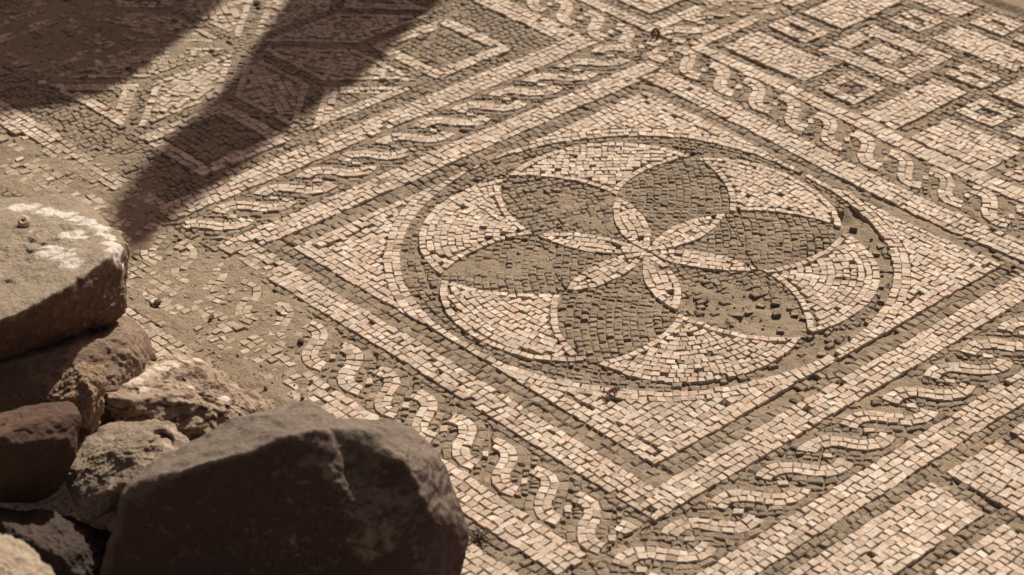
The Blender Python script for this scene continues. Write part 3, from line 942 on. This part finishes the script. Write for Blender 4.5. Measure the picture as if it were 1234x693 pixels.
A_px = [(346, -8), (340, 10), (318, 45), (286, 85), (260, 118), (236, 136), (200, 166), (165, 205), (137, 240), (128, 265), (146, 296), (168, 300), (203, 270), (228, 236),
        (258, 203), (290, 172), (303, 158), (324, 147), (345, 141), (366, 132), (402, 114), (430, 100), (455, 79), (472, 60), (492, 38), (512, 18), (530, -4), (540, -20)]
def base_a(A):
    return np.array([[A[-1][0] + 0.06, -0.05], [A[0][0] - 0.06, -0.05]])
shadow_caster('forked_shadow_caster', A_px, base_a, 0.09, 'jagged unseen caster shaped to throw the forked shadow', M_CASTER, 3)
B_px = [(246, -8), (238, 5), (225, 24), (206, 50), (185, 74), (157, 94), (125, 112), (85, 124), (40, 131), (0, 138), (-90, 150), (-200, 150)]
def base_b(A):
    return np.array([[A[-1][0] - 0.3, -0.05], [A[0][0] - 0.02, -0.05]])
shadow_caster('corner_shadow_caster', B_px, base_b, 0.11, 'sloping unseen caster shaped to throw the broad corner shadow', M_CASTER, 4)

# ================================================================== ROCKS
def hull_planes(P):
    bm = bmesh.new()
    for p in P: bm.verts.new(p)
    bmesh.ops.convex_hull(bm, input=bm.verts[:])
    pl = []
    c = P.mean(0)
    for f in bm.faces:
        n = np.array(f.normal); o = n @ np.array(f.verts[0].co)
        if np.linalg.norm(n) < 0.5: continue
        if n @ c > o: n, o = -n, -o
        pl.append((*n, o - n @ c))
    bm.free()
    return np.array(pl), c
bm_ = bmesh.new(); bmesh.ops.create_icosphere(bm_, subdivisions=7, radius=1.0)
ICO_V = np.array([v.co[:] for v in bm_.verts]); ICO_F = [[v.index for v in f.verts] for f in bm_.faces]; bm_.free()
ICO_V /= np.linalg.norm(ICO_V, axis=1)[:, None]
def rock(label, pts, mat, seed, rough=0.006, facets=0.008, k=55, dents=(), layers=0.0, chips=46, chip_amt=1.0, pts2=None, cat='rock', name='rock'):
    P = np.array([at_depth(*p) for p in pts])
    P2 = np.array([at_depth(*p) for p in pts2]) if pts2 else None
    pl, c = hull_planes(P)
    if P2 is not None:                                    # a rock of two grown-together lumps
        pl2, c2 = hull_planes(P2)
        c_new = (c + c2) / 2
        pl2[:, 3] -= pl2[:, :3] @ (c_new - c2); pl[:, 3] -= pl[:, :3] @ (c_new - c); c = c_new
    rr = np.random.default_rng(seed)
    Q_ = P - c if P2 is None else np.vstack([P, P2]) - c
    extra = []
    for _ in range(chips):                               # knocked-off corners: extra cutting planes just inside the hull
        n_ = rr.normal(size=3); n_ /= np.linalg.norm(n_)
        extra.append((*n_, (Q_ @ n_).max() - rr.uniform(0.002, 0.011) * chip_amt))
    if extra:
        pl = np.vstack([pl, extra])
        if P2 is not None: pl2 = np.vstack([pl2, extra])
    ext = Q_.max(0) - Q_.min(0)
    D = ICO_V * (ext / ext.max())                       # more vertices along the long axes
    D /= np.linalg.norm(D, axis=1)[:, None]
    den = D @ pl[:, :3].T
    inv = np.clip(den, 1e-4, None) / np.maximum(pl[:, 3], 0.004)
    rinv = (inv ** k).sum(1) ** (1.0 / k)
    r = 1.0 / rinv
    if P2 is not None:
        inv2 = np.clip(D @ pl2[:, :3].T, 1e-4, None) / np.maximum(pl2[:, 3], 0.004)
        r = np.maximum(r, 1.0 / (inv2 ** k).sum(1) ** (1.0 / k))
    V = c + D * r[:, None]
    # chipped facets, then rough grain
    nrm = D
    f1 = fbm(V, 16, 3, seed); f1 = np.sign(f1) * np.abs(f1) ** 1.0
    cell = np.abs(vnoise(V, 34, seed + 5))
    f1 = np.where(f1 > 0, f1, f1 * 1.3)
    rid = 1 - np.abs(fbm(V, 22, 4, seed + 31, 0.55))
    d = facets * f1 - 0.6 * facets * np.clip(rid - 0.75, 0, 1) * 4 * 0.5 - facets * 0.7 * np.clip(cell - 0.45, 0, 1) + rough * 0.5 * fbm(V, 70, 4, seed + 9, 0.6)
    if layers:
        zz = V[:, 2] * 95 + 3.0 * vnoise(V, 9, seed + 3) + V[:, 0] * 12
        d = d + layers * (np.abs(((zz / 2) % 1) - 0.5) * 2 - 0.5)
    hol = np.zeros(len(V))
    VV = V - CAM; vd = VV @ CF
    vx, vy = W0 / 2 + F0 * (VV @ CR) / vd, H0 / 2 - F0 * (VV @ CU) / vd
    for (px, py, dep, rad, amt) in dents:
        cand = np.where(np.hypot(vx - px, vy - py) < 6)[0]          # the hollow sits on the rock's own surface
        q_ = V[cand[np.argmin(vd[cand])]] if len(cand) else at_depth(px, py, dep)
        e = np.linalg.norm(V - q_, axis=1) / rad
        hol = hol + amt * np.exp(-e ** 2 * (1 + 0.4 * vnoise(V, 40, seed)))
    V = V + nrm * d[:, None] + CF * hol[:, None]
    base = np.array([c[0], c[1], V[:, 2].min()])
    o = mesh_obj(name, V, ICO_F, mat, smooth=True, origin=base)
    return tag(o, label, cat, 'rocks piled at the lower left')
def crust(mat, spots, col, o, lo=0.92, hi=1.16, nz=2.2):
    """a pale lime crust growing on particular places of one rock (world points)"""
    nt = mat.node_tree; b = nt.nodes['Principled BSDF']
    src = b.inputs['Base Color'].links[0].from_socket
    tc = node(nt, 'ShaderNodeTexCoord')
    n_ = noise(nt, tc.outputs['Object'], 55, 7, 0.72, dist=0.4)
    from mathutils.bvhtree import BVHTree
    tree = BVHTree.FromPolygons([v.co[:] for v in o.data.vertices], [p.vertices[:] for p in o.data.polygons])
    acc = None
    for (px, py, dep, rad) in spots:
        dv = at_depth(px, py, 1.0) - CAM; dv /= np.linalg.norm(dv)
        h_ = tree.ray_cast(Vector(CAM - np.array(o.location)), Vector(dv))[0]
        w = np.array(h_) if h_ is not None else at_depth(px, py, dep) - np.array(o.location)
        v = node(nt, 'ShaderNodeVectorMath', operation='DISTANCE')
        nt.links.new(tc.outputs['Object'], v.inputs[0]); v.inputs[1].default_value = w.tolist()
        mr = node(nt, 'ShaderNodeMapRange')
        mr.inputs[1].default_value, mr.inputs[2].default_value = rad, 0.0
        nt.links.new(v.outputs['Value'], mr.inputs[0])
        if acc is None: acc = mr.outputs[0]
        else:
            mx = node(nt, 'ShaderNodeMath', operation='MAXIMUM')
            nt.links.new(acc, mx.inputs[0]); nt.links.new(mr.outputs[0], mx.inputs[1]); acc = mx.outputs[0]
    ad = node(nt, 'ShaderNodeMath', operation='ADD')
    am = node(nt, 'ShaderNodeMath', operation='MULTIPLY_ADD')
    nt.links.new(n_, am.inputs[0]); am.inputs[1].default_value = nz; am.inputs[2].default_value = 0.5 - 0.5 * nz
    sq = node(nt, 'ShaderNodeMath', operation='POWER')
    nt.links.new(acc, sq.inputs[0]); sq.inputs[1].default_value = 0.55
    nt.links.new(sq.outputs[0], ad.inputs[0]); nt.links.new(am.outputs[0], ad.inputs[1])
    out = mix(nt, src, col, ramp(nt, ad.outputs[0], lo, hi))
    nt.links.new(out, b.inputs['Base Color'])

mt = rock_mat('slab_stone', (0.35, 0.285, 0.208), (0.27, 0.215, 0.158), (0.44, 0.385, 0.30), 0.60, (0.15, 0.12, 0.088), 1.3, split_shade=(0.165, 0.098, 0.074))
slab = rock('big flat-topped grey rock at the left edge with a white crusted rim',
     [(20, 247, 3.36), (45, 238, 3.38), (75, 232, 3.40), (105, 238, 3.38), (121, 252, 3.34), (138, 271, 3.28), (153, 291, 3.22), (158, 318, 3.18),
      (141, 304, 3.10), (75, 350, 3.02), (0, 387, 2.95), (-130, 440, 2.86), (143, 388, 3.17), (100, 397, 3.14), (40, 417, 3.09), (0, 436, 3.06), (-130, 505, 2.97),
      (158, 372, 3.16), (158, 345, 3.18), (-130, 250, 3.36), (60, 330, 3.45), (130, 340, 3.38), (-130, 380, 3.3)], mt, 21, rough=0.0055, facets=0.005, k=90, dents=((152, 300, 3.17, 0.016, 0.012), (148, 345, 3.13, 0.018, 0.008), (60, 400, 3.04, 0.04, 0.006)))
crust(mt, [(25, 250, 3.34, 0.02), (38, 249, 3.33, 0.02), (52, 253, 3.31, 0.022), (66, 257, 3.29, 0.022), (80, 259, 3.28, 0.022), (94, 262, 3.27, 0.022), (108, 267, 3.25, 0.022), (120, 274, 3.23, 0.022), (129, 283, 3.2, 0.022), (137, 294, 3.17, 0.02), (142, 306, 3.14, 0.022), (148, 325, 3.13, 0.02), (90, 286, 3.2, 0.026), (60, 302, 3.14, 0.026), (78, 308, 3.13, 0.024), (86, 316, 3.1, 0.02)], (0.62, 0.57, 0.50), slab, 0.86, 1.2, 2.8)
mt = rock_mat('brown_stone', (0.27, 0.20, 0.14), (0.18, 0.12, 0.085), (0.36, 0.28, 0.20), 0.60, (0.14, 0.09, 0.065))
rock('brown rock wedged under the flat-topped rock',
     [(145, 384, 3.22), (158, 379, 3.24), (168, 387, 3.25), (186, 411, 3.25), (198, 440, 3.26), (190, 468, 3.23), (150, 402, 3.12), (162, 425, 3.10), (140, 470, 3.06), (60, 440, 3.05),
      (0, 440, 3.02), (-60, 450, 3.0), (100, 480, 3.03), (0, 500, 3.0), (-60, 520, 3.0), (100, 372, 3.3), (0, 380, 3.3), (180, 500, 3.15), (100, 520, 3.14), (190, 455, 3.3), (60, 460, 3.3)], mt, 33, facets=0.005)
mt = rock_mat('tan_stone', (0.33, 0.23, 0.15), (0.25, 0.165, 0.11), (0.42, 0.33, 0.24), 0.62, (0.15, 0.095, 0.062), 1.5)
rock('small rough tan stone wedged between larger rocks',
     [(60, 468, 3.0), (78, 447, 3.02), (100, 437, 3.04), (125, 437, 3.04), (130, 452, 3.03), (128, 478, 3.0), (119, 500, 2.98), (109, 522, 2.97), (93, 517, 2.95), (85, 455, 2.95),
      (117, 462, 2.94), (70, 482, 2.93), (110, 490, 2.93), (95, 480, 3.12), (60, 500, 3.0), (110, 545, 3.0)], mt, 41, rough=0.009, facets=0.007)
mt = rock_mat('layered_stone', (0.40, 0.31, 0.225), (0.28, 0.21, 0.15), (0.52, 0.43, 0.335), 0.60, (0.14, 0.09, 0.062), 1.3, layered=True)
lay = rock('pale layered rock with a white ridge behind the dark boulder',
     [(123, 465, 3.08), (135, 458, 3.12), (170, 449, 3.17), (200, 435, 3.20), (216, 428, 3.22), (246, 430, 3.23), (266, 445, 3.24), (288, 461, 3.24), (328, 484, 3.22), (338, 500, 3.20),
      (125, 480, 3.04), (160, 477, 3.06), (230, 482, 3.05), (300, 500, 3.10), (250, 532, 3.04), (140, 508, 3.06), (335, 530, 3.12), (200, 560, 3.07), (300, 560, 3.11), (250, 600, 3.12),
      (150, 560, 3.11), (220, 470, 3.29), (290, 490, 3.25)], mt, 52, rough=0.008, facets=0.007, layers=0.0055, chips=24, chip_amt=0.5, dents=((215, 452, 3.16, 0.016, 0.014), (232, 448, 3.16, 0.014, 0.013), (200, 460, 3.15, 0.014, 0.010), (262, 462, 3.15, 0.014, 0.008), (180, 475, 3.1, 0.016, 0.008)))
crust(mt, [(132, 466, 3.1, 0.022), (148, 461, 3.1, 0.02), (165, 456, 3.15, 0.02), (180, 450, 3.15, 0.02), (195, 443, 3.18, 0.02), (208, 438, 3.18, 0.018), (222, 434, 3.2, 0.016), (238, 434, 3.2, 0.012), (170, 470, 3.1, 0.012), (230, 466, 3.1, 0.012), (270, 480, 3.1, 0.012)], (0.60, 0.51, 0.41), lay, 0.9, 1.35, 3.0)
mt = rock_mat('grey_stone', (0.33, 0.262, 0.192), (0.18, 0.132, 0.098), (0.48, 0.40, 0.31), 0.55, (0.11, 0.08, 0.06), 1.2)
rock('mottled grey-brown rock with a dark hollow left of the dark boulder',
     [(100, 529, 2.95), (130, 508, 2.97), (165, 497, 2.97), (205, 503, 2.97), (225, 518, 2.97), (236, 540, 2.96), (74, 590, 2.88), (82, 558, 2.90), (150, 545, 2.86), (200, 545, 2.88),
      (130, 600, 2.82), (160, 577, 2.82), (100, 628, 2.84), (128, 618, 2.84), (150, 600, 2.84), (85, 613, 2.85), (230, 590, 2.92), (150, 560, 3.06)], mt, 63, rough=0.007, facets=0.006,
     dents=((198, 524, 2.94, 0.019, 0.038), (150, 560, 2.85, 0.02, 0.006), (188, 545, 2.9, 0.014, 0.006)))
mt = rock_mat('red_stone', (0.115, 0.068, 0.048), (0.085, 0.049, 0.036), (0.13, 0.085, 0.065), 0.70, (0.06, 0.036, 0.029), 0.5)
rock('smooth dark reddish rock at the left edge',
     [(-60, 520, 2.85), (0, 507, 2.86), (30, 495, 2.87), (60, 474, 2.90), (80, 472, 2.90), (104, 483, 2.88), (108, 495, 2.86), (101, 525, 2.84), (83, 585, 2.86), (75, 603, 2.87),
      (40, 611, 2.86), (0, 605, 2.84), (-60, 610, 2.82), (50, 500, 2.82), (40, 530, 2.80), (0, 530, 2.78), (20, 560, 2.80), (40, 540, 2.99)], mt, 71, rough=0.002, facets=0.004, k=40)
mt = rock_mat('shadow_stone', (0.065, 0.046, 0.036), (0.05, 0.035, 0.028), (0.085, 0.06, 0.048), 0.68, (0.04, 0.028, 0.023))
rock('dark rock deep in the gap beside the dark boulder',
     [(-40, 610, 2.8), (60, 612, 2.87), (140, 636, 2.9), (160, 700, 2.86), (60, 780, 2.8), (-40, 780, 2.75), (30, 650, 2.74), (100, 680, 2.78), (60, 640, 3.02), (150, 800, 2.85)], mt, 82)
mt = rock_mat('pale_stone', (0.40, 0.33, 0.24), (0.34, 0.27, 0.19), (0.50, 0.43, 0.33), 0.58, (0.20, 0.15, 0.10), 1.4)
rock('pale rough rock poking into the bottom left corner',
     [(-60, 640, 2.52), (-5, 637, 2.53), (15, 641, 2.53), (38, 657, 2.53), (58, 680, 2.52), (80, 712, 2.50), (110, 770, 2.46), (-60, 700, 2.42), (20, 720, 2.42), (60, 770, 2.42),
      (0, 720, 2.64), (20, 1000, 2.46), (90, 950, 2.5), (-40, 950, 2.5)], mt, 93, rough=0.006, facets=0.006)
mt = rock_mat('boulder_stone', (0.22, 0.178, 0.138), (0.15, 0.118, 0.094), (0.20, 0.155, 0.12), 0.66, (0.075, 0.050, 0.044), 0.9, split_shade=(0.082, 0.053, 0.050))  # shaded front painted darker than the upward faces
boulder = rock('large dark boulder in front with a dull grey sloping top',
     [(156, 571, 2.80), (230, 530, 2.84), (290, 500, 2.86), (345, 485, 2.87), (368, 481, 2.87), (386, 486, 2.87), (404, 501, 2.87), (430, 540, 2.86), (152, 582, 2.755), (215, 566, 2.735),
      (290, 545, 2.72), (350, 521, 2.73), (392, 513, 2.755), (136, 620, 2.76), (116, 700, 2.79), (106, 800, 2.84), (300, 640, 2.765), (440, 640, 2.775), (300, 800, 2.84), (480, 800, 2.86),
      (480, 650, 2.84), (250, 640, 3.05), (430, 640, 3.02), (300, 760, 3.0), (150, 800, 2.95), (480, 790, 2.95)], mt, 107, rough=0.0034, facets=0.0040, k=130, chips=26, chip_amt=0.5,
     pts2=[(240, 560, 2.84), (395, 502, 2.87), (432, 504, 2.88), (470, 505, 2.885), (500, 517, 2.89), (524, 543, 2.90), (541, 574, 2.90), (552, 600, 2.90), (567, 640, 2.90), (560, 676, 2.90),
      (541, 745, 2.86), (260, 585, 2.75), (400, 513, 2.77), (446, 518, 2.79), (497, 556, 2.80), (520, 610, 2.81), (420, 620, 2.772), (500, 660, 2.81), (290, 680, 2.78), (300, 790, 2.85), (490, 790, 2.86),
      (450, 640, 3.02), (300, 760, 3.0), (500, 790, 2.95), (260, 700, 2.95)],
     dents=((430, 650, 2.77, 0.03, 0.005), (372, 545, 2.75, 0.010, 0.005), (545, 690, 2.88, 0.03, 0.012), (385, 600, 2.765, 0.02, 0.004), (470, 590, 2.79, 0.03, 0.006), (250, 650, 2.77, 0.04, 0.006)))
crust(mt, [(455, 645, 2.785, 0.035), (440, 655, 2.785, 0.025), (348, 650, 2.77, 0.012), (395, 572, 2.75, 0.010), (520, 545, 2.86, 0.03)], (0.20, 0.155, 0.125), boulder, 0.85, 1.5, 4.5)

# ================================================================== SMALL LOOSE THINGS
def g3(px, py, lift=0.0):
    p = g2(px, py)
    r_, l_ = worn(p[:1], p[1:2])
    return np.array([p[0], p[1], float(und(p[0], p[1])[0] + l_[0]) + lift])
def cube_stone(px, py, w, d, h, yaw, label, name='loose_tessera', mat=None, cols=DARK_COLS, cat='loose stone', group='loose dark stones on the bare mortar', tilt=0.12):
    bm = bmesh.new()
    bmesh.ops.create_cube(bm, size=1.0)
    bmesh.ops.bevel(bm, geom=bm.edges[:], offset=0.09, segments=2, affect='EDGES', profile=0.6)
    M = Matrix.Rotation(yaw, 4, 'Z') @ Matrix.Rotation(random.gauss(0, tilt), 4, 'X') @ Matrix.Rotation(random.gauss(0, tilt), 4, 'Y') @ Matrix.Diagonal((w, d, h, 1))
    for v in bm.verts:
        s = v.co.copy()
        v.co = s + Vector([random.gauss(0, 0.035) for _ in range(3)]) + Vector((0.10 * s.y, -0.08 * s.z, 0.06 * s.x))
    bm.transform(M)
    me = bpy.data.meshes.new(name); bm.to_mesh(me); bm.free()
    me.materials.append(mat or M_DARK)
    col = np.array(random.choice(cols)) * random.uniform(0.95, 1.25)
    at = me.attributes.new('tint', 'FLOAT_COLOR', 'FACE')
    at.data.foreach_set('color', np.tile(np.array([*col, 1.0], np.float32), len(me.polygons)))
    o = bpy.data.objects.new(name, me); COL.objects.link(o)
    o.location = g3(px, py, h * 0.24)
    return tag(o, label, cat, group)
LOOSE = [(937, 355, 'topmost of the loose dark stones in the bare leaf below the right petal'), (935, 363, 'loose dark stone just below the topmost one in the bare leaf'),
 (917, 366, 'flat loose dark stone left of the pair near the right petal tip'), (903, 375, 'loose dark stone touching the leftmost one in the bare leaf'),
 (891, 378, 'largest loose dark stone, leftmost in the bare leaf'), (936, 377, 'loose dark stone with a tall shaded front in the middle of the bare leaf'),
 (953, 368, 'thin loose dark stone near the edge of the right fan'), (958, 376, 'loose dark stone between the thin one and the fan edge'),
 (969, 380, 'wide loose dark stone touching the edge of the right fan'), (941, 396, 'loose dark stone nearest the lower edge of the bare leaf'),
 (872, 391, 'half buried loose stone at the lower left of the bare leaf'),
 (1029, 272, 'upright dark cube alone in the bare upper part of the ring'), (1011, 290, 'loose dark stone at the tip of the right leaf'),
 (1005, 298, 'loose dark stone just below the leaf tip'), (1062, 293, 'loose dark stone by the outer edge of the bare ring'), (1056, 302, 'dark cube beside the bare ring edge, next to a flatter stone'),
 (1042, 295, 'small loose dark stone by the top of the right fan'), (1074, 303, 'dark cube tucked against the white ring border'),
 (978, 309, 'small dark stone in the worn right leaf near the fan'), (940, 290, 'dark stone standing proud in the middle of the right leaf'), (937, 301, 'dark stone tipped over in the right leaf'),
 (991, 423, 'broad loose dark stone in the bare ring under the right fan'), (1024, 432, 'dark stone lying against the ring border at lower right'), (1004, 442, 'dark stone on the bare line below the ring border'),
 (1001, 452, 'dark stone standing on the bare line, lower of a close pair'), (990, 459, 'small dark stone lowest on the bare line below the ring'),
 (1034, 485, 'flat dark stone at the edge of the lower right braid'), (1156, 364, 'flat dark stone on the bare line near the right corner'), (1157, 284, 'dark stone in the groove above the right corner')]
for px_, py_, lb in LOOSE:
    big = 1.25 if 'largest' in lb or 'broad' in lb else 1.0
    tall = 1.35 if ('cube' in lb or 'tall' in lb or 'standing' in lb) else 0.85
    flat = 0.7 if ('flat' in lb or 'thin' in lb) else 1.0
    cube_stone(px_, py_, 0.0115 * big * random.uniform(0.9, 1.15), 0.0095 * big * random.uniform(0.9, 1.1), 0.0070 * tall * flat, R(random.uniform(20, 75)), lb)

M_PEB = plain_mat('dark_pebble', (0.075, 0.055, 0.042), (0.12, 0.09, 0.07))
M_PEBP = plain_mat('pale_pebble', (0.50, 0.44, 0.36), (0.60, 0.53, 0.45))
def pebble(px, py, r, label, mat, flat=0.6, seed=0):
    bm = bmesh.new(); bmesh.ops.create_icosphere(bm, subdivisions=4, radius=1.0)
    V = np.array([v.co[:] for v in bm.verts])
    d = 1 + 0.22 * vnoise(V, 1.3, seed) + 0.10 * vnoise(V, 3.5, seed + 1)
    for v, k_ in zip(bm.verts, d): v.co = Vector((v.co.x * r * k_ * 1.25, v.co.y * r * k_, v.co.z * r * flat * k_))
    me = bpy.data.meshes.new('pebble'); bm.to_mesh(me); bm.free(); me.materials.append(mat)
    me.polygons.foreach_set('use_smooth', [True] * len(me.polygons))
    o = bpy.data.objects.new('pebble', me); COL.objects.link(o)
    o.location = g3(px, py, 0.0025 + r * flat * 0.35); o.rotation_euler = (0, 0, seed)
    return tag(o, label, 'pebble')
for i, (px_, py_, r_, lb, mm) in enumerate([
    (363, 412, 0.0085, 'dark pebble on the worn earth left of the lower left braid', M_PEB), (155, 83, 0.0095, 'round dark pebble inside the broad corner shadow', M_PEB),
    (310, 3, 0.013, 'dark stone at the top edge in the sunlit gap between shadows', M_PEB), (311, 8, 0.007, 'small dark pebble just below the dark stone at the top edge', M_PEB),
    (845, 70, 0.0085, 'dark pebble on the braid beside the squares panel corner', M_PEB), (190, 367, 0.010, 'dark burnt lump in a hole beside the brown rock', M_PEB),
    (411, 440, 0.009, 'dark brown lump on the worn braid above the boulder', M_PEB), (398, 454, 0.006, 'small dark pebble just left of the brown lump', M_PEB), (375, 461, 0.005, 'tiny dark pebble on bare earth above the boulder top', M_PEB),
    (365, 481, 0.0055, 'dark pebble right behind the boulder crest', M_PEB),
    (50, 97, 0.013, 'pale flat pebble lying in the broad corner shadow', M_PEBP), (342, 379, 0.008, 'pale pebble standing out on the worn earth', M_PEBP), (785, 160, 0.004, 'tiny dark speck of stone on the top corner field', M_PEB),
    (847, 144, 0.004, 'tiny dark speck of stone at the right side of the top corner field', M_PEB)]):
    pebble(px_, py_, r_ * 0.58, lb, mm, seed=i * 5 + 2, flat=0.40 if mm is M_PEBP else 0.6)

def tube(name, pts, rad, mat, parent=None, origin=(0, 0, 0), ns=8):
    pts = np.array(pts, float); V, Fc = [], []
    rad = np.broadcast_to(rad, len(pts))
    for i, p in enumerate(pts):
        t = pts[min(i + 1, len(pts) - 1)] - pts[max(i - 1, 0)]; t /= np.linalg.norm(t) + 1e-9
        a = np.cross(t, (0.3, 0.2, 0.93)); a /= np.linalg.norm(a) + 1e-9; b_ = np.cross(t, a)
        for k in range(ns):
            an = 2 * math.pi * k / ns
            V.append(p + rad[i] * (math.cos(an) * a + math.sin(an) * b_))
    for i in range(len(pts) - 1):
        for k in range(ns):
            k2 = (k + 1) % ns
            Fc.append((i * ns + k, i * ns + k2, (i + 1) * ns + k2, (i + 1) * ns + k))
    Fc.append(tuple(range(ns))[::-1]); Fc.append(tuple((len(pts) - 1) * ns + k for k in range(ns)))
    return mesh_obj(name, V, Fc, mat, parent, smooth=True, origin=origin)
M_CURL = plain_mat('red_brown_bark', (0.20, 0.085, 0.055), (0.13, 0.055, 0.04))
p0 = g3(790, 44, 0.006)
a_ = np.linspace(0, 1.97 * math.pi, 26)
pts = [p0 + np.array([CR[0], CR[1], 0]) * 0.0062 * math.cos(t) + np.array([0, 0, 0.0085]) + np.array([-0.25 * CR[1], 0.25 * CR[0], 1]) * 0.0098 * math.sin(t) for t in a_ + 0.7]
curl = tube('bark_curl', pts, np.linspace(0.0020, 0.0028, 26), M_CURL, origin=p0)
tag(curl, 'small red-brown curl of bark standing where the braids meet', 'bark curl')
M_STRAW = plain_mat('dry_straw', (0.50, 0.42, 0.29), (0.40, 0.32, 0.21))
p0 = g3(784, 628, 0.004)
sprig = empty('dry_grass_sprig', p0, 'pale dry grass sprig at the bottom corner of the flower panel frame', 'grass sprig')
for dx, dz, L_ in ((-0.35, 0.8, 0.020), (0.05, 1.0, 0.025), (0.45, 0.7, 0.016)):
    v_ = np.array([CR[0] * dx, CR[1] * dx, dz]) * L_
    tube('blade', [p0, p0 + v_ * 0.5 + np.array([0, 0, 0.002]), p0 + v_], [0.0008, 0.0007, 0.0003], M_STRAW, sprig, p0, 5)
M_TWIG = plain_mat('dark_twig', (0.085, 0.055, 0.038), (0.15, 0.10, 0.07))
def tuft(px, py, n, L_, label, mat, seed):
    rnd = random.Random(seed); p = g3(px, py, 0.006)
    rt = empty('twig_tuft', p, label, 'twigs')
    for i in range(n):
        a = rnd.uniform(0, 6.28); l = L_ * rnd.uniform(0.4, 1.0)
        d = np.array([math.cos(a), math.sin(a), rnd.uniform(0.05, 0.6)]) * l
        s = p + np.array([rnd.gauss(0, L_ * 0.25), rnd.gauss(0, L_ * 0.25), 0.002])
        m_ = s + d * 0.5 + np.array([rnd.gauss(0, 0.003), rnd.gauss(0, 0.003), 0.002])
        tube('twig', [s, m_, s + d], [0.0013, 0.0011, 0.0004], mat, rt, p, 5)
tuft(577, 648, 16, 0.024, 'dark dry twigs lying beside the right end of the boulder', M_TWIG, 4)
tuft(735, 477, 12, 0.016, 'brown dry tuft on the line below the flower circle', M_CURL, 8)
# snail shell on the flat rock
M_SHELL = plain_mat('snail_shell', (0.62, 0.53, 0.42), (0.36, 0.24, 0.16), 60)
import mathutils
dg = bpy.context.evaluated_depsgraph_get(); dg.update()
dv = at_depth(28, 272, 1.0) - CAM; dv /= np.linalg.norm(dv)
hit = SC.ray_cast(dg, Vector(CAM), Vector(dv), distance=10)
hp = np.array(hit[1]) if hit[0] else at_depth(28, 272, 3.24)
a_ = np.linspace(0.5, 2.6 * math.pi, 60)
pts = []
for t in a_:
    r_ = 0.0066 * (t / a_[-1]) ** 0.8 + 0.0005
    pts.append(hp + np.array([CR[0], CR[1], 0]) * r_ * math.cos(t) + np.array([-CR[1], CR[0], 0.55]) * r_ * math.sin(t) * 0.9 + np.array([0, 0, 0.004 + 0.006 * (1 - t / a_[-1])]))
shell = tube('snail_shell', pts, 0.0012 + 0.0048 * (a_ / a_[-1]), M_SHELL, origin=hp, ns=10)
tag(shell, 'small empty snail shell on top of the flat-topped rock', 'snail shell')
